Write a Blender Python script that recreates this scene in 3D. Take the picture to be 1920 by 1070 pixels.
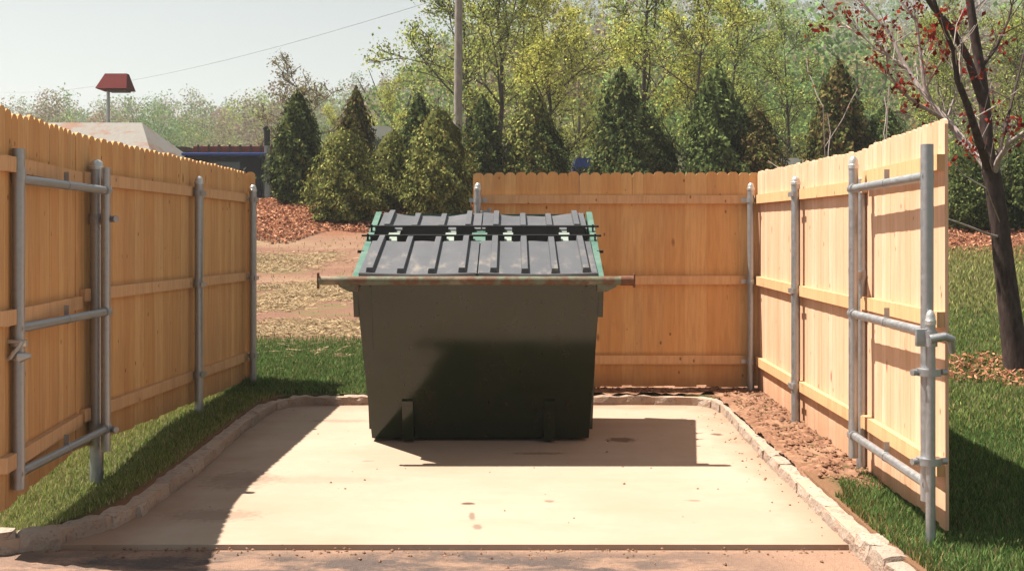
import bpy, bmesh, math, random
import numpy as np
from mathutils import Vector, Matrix
R = math.radians
rnd = random.Random(7)
rng = np.random.default_rng(11)
HAZE = True
for o in list(bpy.data.objects): bpy.data.objects.remove(o)
S = bpy.context.scene
C = S.collection

# ------------------------------------------------------------------ camera, sky, sun, exposure
CAMZ, F, HY = 1.55, 2200.0, 447.0
cd = bpy.data.cameras.new('camera'); cam = bpy.data.objects.new('camera', cd); C.objects.link(cam)
cam.location = (0, 0, CAMZ); cam.rotation_euler = (R(90), 0, 0)
cd.sensor_width = 36; cd.lens = 36*F/1920; cd.shift_y = -(535-HY)/1920
cd.clip_start = .1; cd.clip_end = 3000
S.camera = cam
SUN = Vector((-.49, .14, 1.0)).normalized()
W = bpy.data.worlds.new('World'); S.world = W; W.use_nodes = True
wn = W.node_tree.nodes; wl = W.node_tree.links
bg = wn['Background']; bg.inputs['Strength'].default_value = .05
sk = wn.new('ShaderNodeTexSky'); sk.sky_type = 'NISHITA'; sk.sun_disc = False
sk.sun_elevation = math.asin(SUN.z); sk.sun_rotation = math.atan2(SUN.x, SUN.y)
sk.air_density = 1.0; sk.dust_density = .8; sk.ozone_density = 1.0
hs = wn.new('ShaderNodeHueSaturation'); hs.inputs['Saturation'].default_value = .33
tintn = wn.new('ShaderNodeMix'); tintn.data_type = 'RGBA'; tintn.blend_type = 'MULTIPLY'
tintn.inputs[0].default_value = 1; tintn.inputs[7].default_value = (.80, .845, .81, 1)
wl.new(sk.outputs[0], hs.inputs['Color']); wl.new(hs.outputs[0], tintn.inputs[6]); wl.new(tintn.outputs[2], bg.inputs['Color'])
sl = bpy.data.lights.new('sun', 'SUN'); sl.energy = 5.0; sl.angle = R(.5); sl.color = (1, .92, .79)
so = bpy.data.objects.new('sun', sl); C.objects.link(so); so.location = SUN*40
so.rotation_euler = (-SUN).to_track_quat('-Z', 'Y').to_euler()
S.view_settings.view_transform = 'Standard'; S.view_settings.look = 'None'
S.view_settings.exposure = 1.4; S.view_settings.gamma = 1
S.cycles.max_bounces = 10; S.cycles.diffuse_bounces = 5; S.cycles.transparent_max_bounces = 8

# ------------------------------------------------------------------ helpers
def P(px, py, d): return Vector(((px-960)/F*d, d, CAMZ-(py-HY)/F*d))

class NT:
    def __init__(s, name):
        s.m = bpy.data.materials.new(name); s.m.use_nodes = True
        s.n = s.m.node_tree.nodes; s.l = s.m.node_tree.links
        s.b = s.n['Principled BSDF']; s.out = s.n['Material Output']
    def new(s, t, **k):
        x = s.n.new(t)
        for a, v in k.items(): setattr(x, a, v)
        return x
    def put(s, sock, v):
        if hasattr(v, 'is_output'): s.l.new(v, sock)
        elif isinstance(v, (tuple, list)) and len(v) == 3 and sock.type == 'RGBA': sock.default_value = (*v, 1)
        else: sock.default_value = v
    def co(s, scale=(1, 1, 1), rnd_off=False, loc=(0, 0, 0)):
        c = s.new('ShaderNodeTexCoord').outputs['Object']
        if rnd_off:
            g = s.new('ShaderNodeNewGeometry').outputs['Random Per Island']
            a = s.new('ShaderNodeVectorMath', operation='MULTIPLY_ADD')
            cb = s.new('ShaderNodeCombineXYZ')
            for i in range(3): s.put(cb.inputs[i], s.math('MULTIPLY', g, (37., 91., 53.)[i]))
            a2 = s.new('ShaderNodeVectorMath', operation='ADD'); s.put(a2.inputs[0], c); s.put(a2.inputs[1], cb.outputs[0]); c = a2.outputs[0]
        mp = s.new('ShaderNodeMapping'); s.put(mp.inputs['Vector'], c); mp.inputs['Scale'].default_value = scale; mp.inputs['Location'].default_value = loc
        return mp.outputs[0]
    def isl(s): return s.new('ShaderNodeNewGeometry').outputs['Random Per Island']
    def noise(s, v, scale, det=4, rough=.55, dist=0):
        x = s.new('ShaderNodeTexNoise'); s.put(x.inputs['Vector'], v); x.inputs['Scale'].default_value = scale
        x.inputs['Detail'].default_value = det; x.inputs['Roughness'].default_value = rough; x.inputs['Distortion'].default_value = dist
        return x.outputs['Fac']
    def vor(s, v, scale, feat='F1', rand=1.0):
        x = s.new('ShaderNodeTexVoronoi', feature=feat); s.put(x.inputs['Vector'], v); x.inputs['Scale'].default_value = scale
        x.inputs['Randomness'].default_value = rand
        return x.outputs['Distance']
    def math(s, op, a, b=0., c=0., clamp=False):
        x = s.new('ShaderNodeMath', operation=op, use_clamp=clamp)
        s.put(x.inputs[0], a); s.put(x.inputs[1], b); s.put(x.inputs[2], c); return x.outputs[0]
    def rng(s, f, a, b, c=0., d=1.):
        x = s.new('ShaderNodeMapRange'); s.put(x.inputs[0], f)
        for i, v in enumerate((a, b, c, d)): s.put(x.inputs[i+1], v)
        return x.outputs[0]
    def ramp(s, f, stops):
        x = s.new('ShaderNodeValToRGB'); s.put(x.inputs[0], f); e = x.color_ramp.elements
        while len(e) < len(stops): e.new(.5)
        for q, (p, c) in zip(e, stops): q.position = p; q.color = (*c, 1) if len(c) == 3 else c
        return x.outputs[0]
    def mix(s, f, a, b, mode='MIX'):
        x = s.new('ShaderNodeMix', data_type='RGBA', blend_type=mode)
        s.put(x.inputs[0], f); s.put(x.inputs[6], a); s.put(x.inputs[7], b); return x.outputs[2]
    def attr(s, nm): return s.new('ShaderNodeAttribute', attribute_name=nm).outputs['Color']
    def fin(s, col, rough=.8, metal=0., bump=None, bs=.3, bd=.01, spec=.3):
        s.put(s.b.inputs['Base Color'], col); s.put(s.b.inputs['Roughness'], rough); s.put(s.b.inputs['Metallic'], metal)
        s.b.inputs['Specular IOR Level'].default_value = spec
        if bump is not None:
            x = s.new('ShaderNodeBump'); x.inputs['Strength'].default_value = bs; x.inputs['Distance'].default_value = bd
            s.put(x.inputs['Height'], bump); s.put(s.b.inputs['Normal'], x.outputs[0])
        return s.m
    def leafy(s, col, trans=.35):
        d = s.new('ShaderNodeBsdfDiffuse'); t = s.new('ShaderNodeBsdfTranslucent'); mx = s.new('ShaderNodeMixShader')
        s.put(d.inputs[0], col); s.put(t.inputs[0], col); mx.inputs[0].default_value = trans
        s.l.new(d.outputs[0], mx.inputs[1]); s.l.new(t.outputs[0], mx.inputs[2]); s.l.new(mx.outputs[0], s.out.inputs[0])
        s.n.remove(s.b); return s.m

class MB:
    def __init__(s): s.v = []; s.f = []
    def add(s, vs, fs):
        o = len(s.v); s.v += [tuple(v) for v in vs]; s.f += [tuple(i+o for i in f) for f in fs]; return s
    def box(s, c, d, m=None, bev=0.):
        hx, hy, hz = d[0]/2, d[1]/2, d[2]/2
        if bev <= 0:
            vs = [Vector((x, y, z)) for z in (-hz, hz) for y in (-hy, hy) for x in (-hx, hx)]
            fs = [(0, 2, 3, 1), (4, 5, 7, 6), (0, 1, 5, 4), (2, 6, 7, 3), (0, 4, 6, 2), (1, 3, 7, 5)]
        else:
            bm = bmesh.new(); bmesh.ops.create_cube(bm, size=1)
            for v in bm.verts: v.co = Vector((v.co.x*d[0], v.co.y*d[1], v.co.z*d[2]))
            bmesh.ops.bevel(bm, geom=bm.edges[:], offset=bev, segments=2, affect='EDGES', profile=.6)
            bm.verts.index_update(); vs = [v.co.copy() for v in bm.verts]; fs = [[v.index for v in f.verts] for f in bm.faces]; bm.free()
        c = Vector(c)
        return s.add([(m @ v if m else v)+c for v in vs], fs)
    def beam(s, a, b, w, h, up=(0, 0, 1)):            # rectangular bar from a to b
        a, b = Vector(a), Vector(b); d = (b-a).normalized(); up = Vector(up); sd = d.cross(up).normalized(); u = sd.cross(d)
        vs = [p+sd*x*w/2+u*y*h/2 for p in (a, b) for x, y in ((-1, -1), (1, -1), (1, 1), (-1, 1))]
        return s.add(vs, [(0, 1, 2, 3), (7, 6, 5, 4), (0, 4, 5, 1), (1, 5, 6, 2), (2, 6, 7, 3), (3, 7, 4, 0)])
    def path(s, pts, rs, n=8, cap=True):
        pts = [Vector(p) for p in pts]
        if not isinstance(rs, (list, tuple)): rs = [rs]*len(pts)
        vs = []; ref = None
        for i, p in enumerate(pts):
            d = (pts[min(i+1, len(pts)-1)]-pts[max(i-1, 0)]).normalized()
            if ref is None: ref = Vector((0, 0, 1)) if abs(d.z) < .9 else Vector((1, 0, 0))
            sd = d.cross(ref).normalized(); u = sd.cross(d); ref = u
            for k in range(n):
                a = 2*math.pi*k/n; vs.append(p+(sd*math.cos(a)+u*math.sin(a))*rs[i])
        fs = [(i*n+k, i*n+(k+1) % n, (i+1)*n+(k+1) % n, (i+1)*n+k) for i in range(len(pts)-1) for k in range(n)]
        if cap: fs += [tuple(range(n))[::-1], tuple(range((len(pts)-1)*n, len(pts)*n))]
        return s.add(vs, fs)
    def tube(s, a, b, r, n=14): return s.path([a, b], r, n)
    def dome(s, c, r, h, n=14):
        c = Vector(c)
        prof = [(1.12, -.35), (1.12, .05), (.98, .12), (.95, .45), (.75, .75), (.4, .95), (.12, 1.02)]
        return s.path([c+Vector((0, 0, z*h)) for _, z in prof], [q*r for q, _ in prof], n)
    def prism(s, prof, axis, a, b):                  # 2-D outline extruded along an axis between a and b
        n = len(prof)
        def mk(u, v, t): return {'x': (t, u, v), 'y': (u, t, v), 'z': (u, v, t)}[axis]
        vs = [mk(u, v, a) for u, v in prof]+[mk(u, v, b) for u, v in prof]
        return s.add(vs, [tuple(range(n))[::-1], tuple(range(n, 2*n))]+[(i, (i+1) % n, n+(i+1) % n, n+i) for i in range(n)])

def mesh_np(name, V, Fc, k, tint=None):
    me = bpy.data.meshes.new(name); nv, nf = len(V), len(Fc)
    me.vertices.add(nv); me.vertices.foreach_set('co', np.asarray(V, np.float32).ravel())
    me.loops.add(nf*k); me.loops.foreach_set('vertex_index', np.asarray(Fc, np.int32).ravel())
    me.polygons.add(nf); me.polygons.foreach_set('loop_start', np.arange(0, nf*k, k, dtype=np.int32))
    me.update(calc_edges=True)
    if tint is not None:
        a = me.attributes.new('tint', 'FLOAT_COLOR', 'POINT')
        t = np.ones((nv, 4), np.float32); t[:, :3] = tint; a.data.foreach_set('color', t.ravel())
    me.validate(); return me

def org(p): return Vector(p['_o']) if p is not None and '_o' in p else Vector((0, 0, 0))
ORG = {}
def obj(name, geo, mat, parent=None, smooth=False):
    """link one mesh object; geometry is given in world space and moved into its thing's space"""
    if isinstance(geo, MB):
        me = bpy.data.meshes.new(name)
        o0 = ORG.get(parent.name, Vector((0, 0, 0))) if parent else Vector((0, 0, 0))
        me.from_pydata([tuple(Vector(v)-o0) for v in geo.v], [], geo.f); me.update()
        bm = bmesh.new(); bm.from_mesh(me); bmesh.ops.recalc_face_normals(bm, faces=bm.faces[:]); bm.to_mesh(me); bm.free()
    else: me = geo; o0 = ORG.get(parent.name, Vector((0, 0, 0))) if parent else Vector((0, 0, 0))
    if mat: me.materials.clear(); me.materials.append(mat)
    if smooth:
        me.polygons.foreach_set('use_smooth', [True]*len(me.polygons))
        try: me.set_sharp_from_angle(angle=R(40))
        except Exception: pass
    o = bpy.data.objects.new(name, me); C.objects.link(o)
    if parent: o.parent = parent; ORG[o.name] = o0
    return o
def thing(name, label, cat, loc=(0, 0, 0), group=None):
    o = bpy.data.objects.new(name, None); C.objects.link(o); o.location = loc; o.empty_display_size = .2
    o['label'] = label; o['category'] = cat
    if group: o['group'] = group
    ORG[o.name] = Vector(loc); return o
def tag(o, label, cat, group=None):
    o['label'] = label; o['category'] = cat
    if group: o['group'] = group
    return o
def kind(o, k): o['kind'] = k; return o
def dup(root, loc, rz, label, sc=1., group=None):
    r = root.copy(); C.objects.link(r); r.location = loc; r.rotation_euler = (0, 0, rz)
    r.scale = (sc, sc, sc) if not isinstance(sc, tuple) else sc
    r['label'] = label
    if group: r['group'] = group
    for ch in root.children:
        c = ch.copy(); C.objects.link(c); c.parent = r
        for g in ch.children:
            q = g.copy(); C.objects.link(q); q.parent = c
    return r

# ------------------------------------------------------------------ terrain
def sstep(t): t = np.clip(t, 0, 1); return t*t*(3-2*t)
def padz(y): return -.1+.0219*(np.asarray(y, float)-6.335)
PY = [-60, 6.3, 11.4, 13.5, 19, 23, 26.2, 28, 33, 60]
PZ = [-.05, -.01, .10, .385, 1.09, 1.83, 2.4, 2.42, 1.6, 1.6]
KP = [(-3.9, 6.02), (-3.2, 6.10), (-2.8, 6.20), (-2.52, 6.36), (-2.34, 6.62), (-2.25, 7.0), (-2.22, 8), (-2.25, 9.6), (-2.22, 10.55), (-2.13, 10.82),
      (-1.95, 10.96), (-1.2, 11.0), (0, 11.0), (1.5, 11.0), (1.75, 10.95), (1.89, 10.78), (1.94, 10.4), (1.89, 8.6), (1.88, 7.1), (1.88, 6.2), (1.90, 5.2), (1.92, 3.6)]
KA = np.array(KP)
def inpad(x, y):                                     # inside the kerb line or on the driveway
    poly = [(-60, 6.0)]+KP+[(1.95, -30), (-60, -30)]
    ins = np.zeros(np.shape(x), bool); n = len(poly)
    for i in range(n):
        (x1, y1), (x2, y2) = poly[i], poly[(i+1) % n]
        if y1 == y2: continue
        cnd = ((y1 > y) != (y2 > y)) & (x < (x2-x1)*(y-y1)/(y2-y1)+x1); ins ^= cnd
    return ins
def zg(x, y, dep=False):
    x = np.asarray(x, float); y = np.asarray(y, float)
    z = np.interp(y, PY, PZ)
    az = x/np.maximum(y, 20)
    A = np.interp(az, [-.6, -.3, -.15, -.09, -.03, .06, .25, .5], [17, 18, 20, 26, 36, 42, 42, 44])
    z = z+A*np.clip((y-60)/200, 0, 1.25)**1.5
    z = z-.13*sstep((-2.42-x)/.35)*sstep((9.6-y)/2.2)*sstep((y-5.9)/.5)
    z = z+.035*np.sin(x*1.3+.5*y)*np.cos(y*.9-x*.3)*sstep((y-12)/4)
    if dep: z = np.where(inpad(x, y), np.interp(y, [-60, 6.3, 12], [-.35, -.32, -.2]), z)
    return z
def ground_at(px, py):
    for d in np.arange(5, 60, .05):
        p = P(px, py, d)
        if p.z <= float(zg(p.x, p.y)): return p
    return P(px, py, 26.5)
xs = np.concatenate([[-700, -400, -250, -160, -110, -80, -60, -45, -34, -26, -20, -16, -13, -11, -9, -7.5, -6.2, -5.2, -4.6], np.arange(-4.2, 4.2, .06),
                     [4.6, 5.2, 6, 7, 8.2, 9.5, 11, 13, 16, 20, 26, 34, 45, 60, 80, 110, 160, 250, 400, 700]])
ys = np.concatenate([[-60, -20, -5, 0, 2, 3.5], np.arange(4.5, 14, .06), np.arange(14, 29, .3), [30, 31.5, 33, 36, 40, 46, 53, 60, 68, 78, 90, 105, 120, 140, 160, 185, 210, 240, 275, 330, 420, 600, 1200]])
X, Y = np.meshgrid(xs, ys); Z = zg(X, Y, True)
nx, ny = len(xs), len(ys)
ii = (np.arange(ny-1)[:, None]*nx+np.arange(nx-1)[None]).ravel()

# ground material: grass near, then straw-strewn bare soil, then mulch on the bank
g = NT('ground'); c = g.co()
sep = g.new('ShaderNodeSeparateXYZ'); g.put(sep.inputs[0], c); gy = sep.outputs[1]; gx = sep.outputs[0]
n1 = g.noise(c, .55, 5); n2 = g.noise(c, 9, 6); n3 = g.noise(c, 60, 3)
grass = g.mix(n1, (.05, .062, .020), (.09, .085, .035)); grass = g.mix(g.math('MULTIPLY', n2, .5), grass, (.05, .05, .02))
soil = g.mix(n2, (.14, .070, .050), (.21, .118, .085))
straw = g.mix(n3, (.27, .19, .115), (.36, .27, .17))
sc = g.co(scale=(.35, 1.1, 1)); ns = g.noise(sc, .9, 5, .6)
mid = g.mix(g.math('MULTIPLY', g.rng(ns, .48, .74), .5), soil, straw)
mid = g.mix(g.rng(g.noise(sc, 1.7, 4), .56, .66), mid, (.13, .115, .05))
mul = g.ramp(g.noise(c, 32, 5, .7), [(.3, (.07, .028, .017)), (.5, (.19, .082, .048)), (.7, (.30, .155, .10))])
wob = g.math('MULTIPLY_ADD', n1, 2.2, -1.1)
y1 = g.math('ADD', gy, wob)
y0 = g.math('MULTIPLY_ADD', g.noise(c, 2.5, 4), .7, g.math('ADD', gy, -.35))
kdist = g.math('MINIMUM', g.math('ABSOLUTE', g.math('SUBTRACT', gx, 1.93)), g.math('ABSOLUTE', g.math('ADD', gx, 2.26)))
grass = g.mix(g.math('MULTIPLY', g.rng(g.math('ADD', kdist, g.math('MULTIPLY_ADD', n2, .16, -.08)), .16, .06), g.rng(gy, 11.2, 10.9)), grass, (.17, .095, .055))
rx = g.rng(gx, 1.5, 3.2, 0., 6.5)                     # on the right the lawn reaches further back
m1 = g.rng(g.math('SUBTRACT', y0, rx), 13.35, 13.6)
m2 = g.rng(g.math('SUBTRACT', y1, g.rng(gx, -1.5, 3., 1.0, -1.5)), 20.6, 21.3)
farm = g.rng(gy, 29, 32)
col = g.mix(m1, grass, mid); col = g.mix(m2, col, mul); col = g.mix(farm, col, g.mix(n1, (.07, .08, .03), (.12, .10, .06)))
GROUND = g.fin(col, .95, bump=g.math('ADD', n2, n3), bs=.5, bd=.03, spec=.1)
kind(obj('ground', mesh_np('ground', np.stack([X.ravel(), Y.ravel(), Z.ravel()], 1), np.stack([ii, ii+1, ii+1+nx, ii+nx], 1), 4), GROUND, smooth=True), 'structure')

# ------------------------------------------------------------------ slab, driveway, soil bed
m = NT('concrete'); c = m.co()
a = m.noise(c, .8, 6, .6); b = m.noise(c, 14, 5); f = m.noise(c, 140, 2)
col = m.mix(m.rng(a, .35, .7), (.385, .305, .248), (.32, .243, .188)); col = m.mix(m.math('MULTIPLY', b, .5), col, (.31, .225, .16)); col = m.mix(m.math('MULTIPLY', m.rng(m.noise(m.co(scale=(.5, 1.6, 1)), 1.6, 6, .65), .5, .7), .45), col, (.30, .21, .15))
col = m.mix(m.rng(m.vor(c, 5.5), .035, .02), col, (.22, .13, .085))
sx = m.new('ShaderNodeSeparateXYZ'); m.put(sx.inputs[0], c)
wx = m.math('MULTIPLY_ADD', m.noise(c, 3, 4), .5, -.25)
def edge(ax, sgn, at, wd):                           # washed-in red soil along the kerbs
    v = m.math('MULTIPLY', m.math('SUBTRACT', sx.outputs[ax], at), sgn)
    return m.rng(m.math('ADD', v, wx), wd, -.05)
dirt = m.math('MAXIMUM', edge(0, -1, 1.85, .34), m.math('MAXIMUM', edge(0, 1, -2.16, .25), edge(1, -1, 10.92, .30)))
col = m.mix(m.math('MULTIPLY', dirt, .75), col, (.25, .145, .095))
def spot(x, y, rx, ry, colr, amt, src):
    u = m.math('DIVIDE', m.math('SUBTRACT', sx.outputs[0], x), rx); v = m.math('DIVIDE', m.math('SUBTRACT', sx.outputs[1], y), ry)
    d = m.math('SQRT', m.math('ADD', m.math('MULTIPLY', u, u), m.math('MULTIPLY', v, v)))
    d = m.math('ADD', d, m.math('MULTIPLY_ADD', m.noise(c, 22, 4), 1.6, -.8))
    return m.mix(m.math('MULTIPLY', m.rng(d, 1.1, .6), amt), src, colr)
for (px, py, rx, ry, am) in ((878, 940, .05, .03, .9), (885, 962, .022, .10, .55), (895, 980, .03, .07, .5), (1165, 832, .12, .11, .75), (1345, 823, .05, .06, .8), (1030, 936, .035, .03, .5),
                             (1300, 935, .05, .03, .4), (690, 868, .05, .03, .35), (600, 900, .6, .12, .12), (1010, 855, .22, .05, .5), (640, 800, .3, .08, .25), (450, 900, .25, .3, .3), (400, 960, .3, .15, .3)):
    d = 1.62*F/(py-HY); col = spot((px-960)/F*d, d, rx, ry, (.08, .035, .022), am, col)
CONC = m.fin(col, .9, bump=m.math('ADD', b, m.math('MULTIPLY', f, .5)), bs=.25, bd=.004, spec=.2)
mb = MB()
vx = [-3.0, -2.2, -1.2, -.3, .6, 1.4, 2.0]; vy = [6.335, 7, 8, 9, 10, 11.02]
PADPOLY = [(-2.50, 6.335), (-2.30, 6.62), (-2.22, 7.0), (-2.2, 8), (-2.22, 9.6), (-2.2, 10.6), (-2.0, 10.98), (1.7, 10.98), (1.9, 10.7), (1.93, 10.4), (1.87, 8.6), (1.86, 6.335)]
nP = len(PADPOLY)
mb.add([(x, y, float(padz(y))) for x, y in PADPOLY]+[(x, y, float(padz(y))-.1) for x, y in PADPOLY],
       [tuple(range(nP)), tuple(range(nP, 2*nP))[::-1]]+[(i, i+nP, (i+1) % nP+nP, (i+1) % nP) for i in range(nP)])
kind(obj('concrete_slab', mb, CONC), 'structure')

m = NT('asphalt'); c = m.co(); sx = m.new('ShaderNodeSeparateXYZ'); m.put(sx.inputs[0], c)
a = m.noise(c, 1.6, 6, .65); b = m.noise(c, 45, 4); f = m.vor(c, 120)
asp = m.mix(b, (.050, .038, .036), (.12, .09, .08)); dirt = m.mix(b, (.20, .115, .08), (.31, .20, .145))
near = m.rng(m.math('MULTIPLY_ADD', a, .55, sx.outputs[1]), 6.40, 6.60, 0, 1.)
side = m.rng(m.math('MULTIPLY_ADD', a, .9, sx.outputs[0]), 1.0, 2.0)
lft = m.rng(m.math('MULTIPLY_ADD', a, .8, sx.outputs[0]), -1.9, -2.6)
DRIVE = m.fin(m.mix(m.math('MAXIMUM', m.math('MULTIPLY', m.rng(m.noise(m.co(scale=(.6, 1.5, 1)), 3.2, 6, .7), .48, .60), .85), m.math('MAXIMUM', near, m.math('MAXIMUM', side, lft))), asp, dirt), .92, bump=m.math('ADD', b, f), bs=.6, bd=.006, spec=.2)
xg = np.concatenate([[-60, -25, -12, -7, -5], np.arange(-4, 2.0, .05)]); yg = np.concatenate([[-60, -20, -5, 0, 3, 4.5], np.arange(5, 6.36, .05), [6.6, 7.1]])
XX, YY = np.meshgrid(xg, yg); ZZ = -.115+.0219*np.clip(YY-6.335, -8, 0)+.0035*rng.standard_normal(XX.shape)
ZZ = np.where(YY > 6.29, -.130, ZZ)
q = (np.arange(len(yg)-1)[:, None]*len(xg)+np.arange(len(xg)-1)[None]).ravel()
kind(obj('driveway', mesh_np('driveway', np.stack([XX.ravel(), YY.ravel(), ZZ.ravel()], 1), np.stack([q, q+1, q+1+len(xg), q+len(xg)], 1), 4), DRIVE, smooth=True), 'structure')

m = NT('bare_soil'); c = m.co(); b = m.noise(c, 16, 6, .65); a = m.noise(c, 2.2, 4)
col = m.ramp(b, [(.28, (.09, .042, .027)), (.5, (.20, .105, .066)), (.72, (.32, .19, .125))]); col = m.mix(m.math('MULTIPLY', m.rng(a, .5, .7), .5), col, (.33, .21, .14))
SOIL = m.fin(col, .95, bump=b, bs=.8, bd=.02, spec=.1)
def soilz(x, y):
    return zg(x, y)+.012+(.016*np.sin(x*17+y*5)*np.sin(y*13-x*7)+.012*np.sin(x*41-y*23)*np.sin(y*37+x*11))*np.where(y > 10.98, .35, 1.)
V, Fq = [], []
def sheet(x0, x1, y0, y1, st=.04):
    gx_, gy_ = np.arange(x0, x1+st/2, st), np.arange(y0, y1+st/2, st); a, b = np.meshgrid(gx_, gy_)
    o = sum(len(v) for v in V); n = len(gx_)
    fade = np.clip((b-7.25+.25*np.sin(a*9))/.25, 0, 1)
    z_ = np.where(fade > 0, soilz(a, b), 0)-(1-fade)*.0
    z_ = np.where(fade > 0, zg(a, b)+(soilz(a, b)-zg(a, b))*fade-.03*(1-fade), zg(a, b)-.03)
    V.append(np.stack([a.ravel(), b.ravel(), z_.ravel()], 1))
    k = (np.arange(len(gy_)-1)[:, None]*n+np.arange(n-1)[None]).ravel()+o; Fq.append(np.stack([k, k+1, k+1+n, k+n], 1))
sheet(1.89, 2.75, 7.0, 11.02); sheet(-.6, 2.75, 10.98, 11.75)
kind(obj('soil_bed', mesh_np('soil_bed', np.concatenate(V), np.concatenate(Fq), 4), SOIL, smooth=True), 'structure')

# ------------------------------------------------------------------ kerb of rough granite blocks
m = NT('granite'); c = m.co(rnd_off=True); cc = m.co()
a = m.noise(cc, 9, 6, .7); b = m.noise(c, 55, 4)
col = m.mix(m.isl(), (.295, .232, .19), (.385, .31, .255)); col = m.mix(m.math('MULTIPLY', m.rng(a, .48, .66), .7), col, (.34, .21, .15)); col = m.mix(m.rng(b, .55, .7), col, (.20, .145, .13))
GRAN = m.fin(col, .85, bump=m.math('ADD', a, b), bs=.7, bd=.015, spec=.25)
m = NT('mortar'); MORT = m.fin(m.mix(m.noise(m.co(), 20, 4), (.30, .21, .155), (.42, .32, .25)), .95, bump=m.noise(m.co(), 40, 4), bs=.5)
seg = np.hypot(*np.diff(KA, axis=0).T); cum = np.concatenate([[0], np.cumsum(seg)])
def kpos(s):
    i = min(max(int(np.searchsorted(cum, s)-1), 0), len(seg)-1); t = (s-cum[i])/seg[i]
    p = KA[i]*(1-t)+KA[i+1]*t; i0, i1 = max(i-1, 0), min(i+2, len(KA)-1)
    d = (KA[i+1]-KA[i])/seg[i]; return p, d
mb = MB(); s = 0.
while s < cum[-1]-.1:
    L = rnd.uniform(.22, .36); p, d = kpos(min(s+L/2, cum[-1]-.01)); top = float(padz(p[1]))+rnd.uniform(.074, .088)
    if p[1] < 6.335: top = -.135+.0219*(p[1]-6.335)+rnd.uniform(.12, .145)
    w = rnd.uniform(.125, .15); h = .22; N = Vector((-d[1], d[0], 0)); T = Vector((d[0], d[1], 0)); T.rotate(Matrix.Rotation(rnd.uniform(-.06, .06), 3, 'Z'))
    nu, nv_, nw = 5, 4, 5; idx = {}; vs = []
    for i in range(nu):
        for j in range(nv_):
            for k in range(nw):
                if 0 < i < nu-1 and 0 < j < nv_-1 and 0 < k < nw-1: continue
                u, v, w_ = i/(nu-1)*2-1, j/(nv_-1)*2-1, k/(nw-1)*2-1
                rr = (abs(u)**9+abs(v)**6+abs(w_)**6)**(1/8); sc_ = 1/max(rr, 1)
                q = T*(u*sc_*L*.505)+N*(v*sc_*w/2)+Vector((0, 0, w_*sc_*h/2))
                q += Vector((rnd.gauss(0, .004), rnd.gauss(0, .0045), rnd.gauss(0, .005)))
                idx[i, j, k] = len(vs); vs.append(Vector((p[0], p[1], top-h/2))+q)
    fs = []
    for i in range(nu-1):
        for j in range(nv_-1):
            for k in (0, nw-1): fs.append((idx[i, j, k], idx[i+1, j, k], idx[i+1, j+1, k], idx[i, j+1, k]))
    for i in range(nu-1):
        for k in range(nw-1):
            for j in (0, nv_-1): fs.append((idx[i, j, k], idx[i+1, j, k], idx[i+1, j, k+1], idx[i, j, k+1]))
    for j in range(nv_-1):
        for k in range(nw-1):
            for i in (0, nu-1): fs.append((idx[i, j, k], idx[i, j+1, k], idx[i, j+1, k+1], idx[i, j, k+1]))
    mb.add(vs, fs); s += L-rnd.uniform(.0, .008)
kerb = kind(obj('kerb', mb, GRAN), 'structure')
mb = MB(); st = np.arange(0, cum[-1], .12)
ring = []
for q in st:
    p, d = kpos(q); t = float(padz(p[1]))+.072 if p[1] > 6.335 else -.135+.0219*(p[1]-6.335)+.095
    ring += [(p[0]+d[1]*.058, p[1]-d[0]*.058, t-.2), (p[0]+d[1]*.058, p[1]-d[0]*.058, t), (p[0]-d[1]*.058, p[1]+d[0]*.058, t), (p[0]-d[1]*.058, p[1]+d[0]*.058, t-.2)]
mb.add(ring, [(4*i+k, 4*i+k+1, 4*i+k+5, 4*i+k+4) for i in range(len(st)-1) for k in range(3)])
kind(obj('kerb_mortar', mb, MORT), 'structure')

# ------------------------------------------------------------------ materials for fences and the bin
def wood(name, lo, hi, dark, knots=True):
    m = NT(name); c = m.co(scale=(1, 1, .09), rnd_off=True); c2 = m.co(scale=(1, 1, .45), rnd_off=True); cw = m.co()
    gr = m.noise(c, 42, 5, .6, .4); g2 = m.noise(c, 9, 3)
    col = m.mix(m.isl(), lo, hi); col = m.mix(m.math('MULTIPLY', m.rng(gr, .42, .68), .45), col, dark)
    col = m.mix(m.math('MULTIPLY', m.rng(g2, .5, .75), .35), col, tuple(x*.75 for x in dark))
    if knots:
        k = m.math('ADD', m.vor(c2, 3.1), m.math('MULTIPLY_ADD', m.noise(c2, 14, 2), .06, -.03))
        col = m.mix(m.math('MULTIPLY', m.rng(k, .075, .035), .8), col, (.14, .055, .025))
        c3 = m.co(scale=(1, 1, .6), rnd_off=True, loc=(5, 2, 9)); k = m.math('ADD', m.vor(c3, 8.5), m.math('MULTIPLY_ADD', m.noise(c3, 30, 2), .10, -.05))
        col = m.mix(m.math('MULTIPLY', m.rng(k, .105, .05), .8), col, (.13, .05, .022))
        sz = m.new('ShaderNodeSeparateXYZ'); m.put(sz.inputs[0], cw); col = m.mix(m.math('MULTIPLY', m.rng(m.math('MULTIPLY_ADD', m.noise(cw, 6, 4), .3, sz.outputs[2]), .42, .2), .35), col, (.25, .12, .06))
    col = m.mix(m.math('MULTIPLY', m.rng(m.noise(cw, 1.4, 4), .45, .75), .22), col, (.36, .22, .14))
    return m.fin(col, .8, bump=gr, bs=.25, bd=.003, spec=.2)
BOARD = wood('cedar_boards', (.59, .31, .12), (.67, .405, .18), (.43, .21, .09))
GBOARD = wood('pale_sunlit_boards', (.62, .375, .24), (.71, .455, .325), (.48, .26, .15))  # paler cedar copy; sunlight on the right fence and gate put into the colour
RAIL = wood('cedar_rails', (.58, .33, .165), (.66, .41, .22), (.44, .23, .115))
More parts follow.
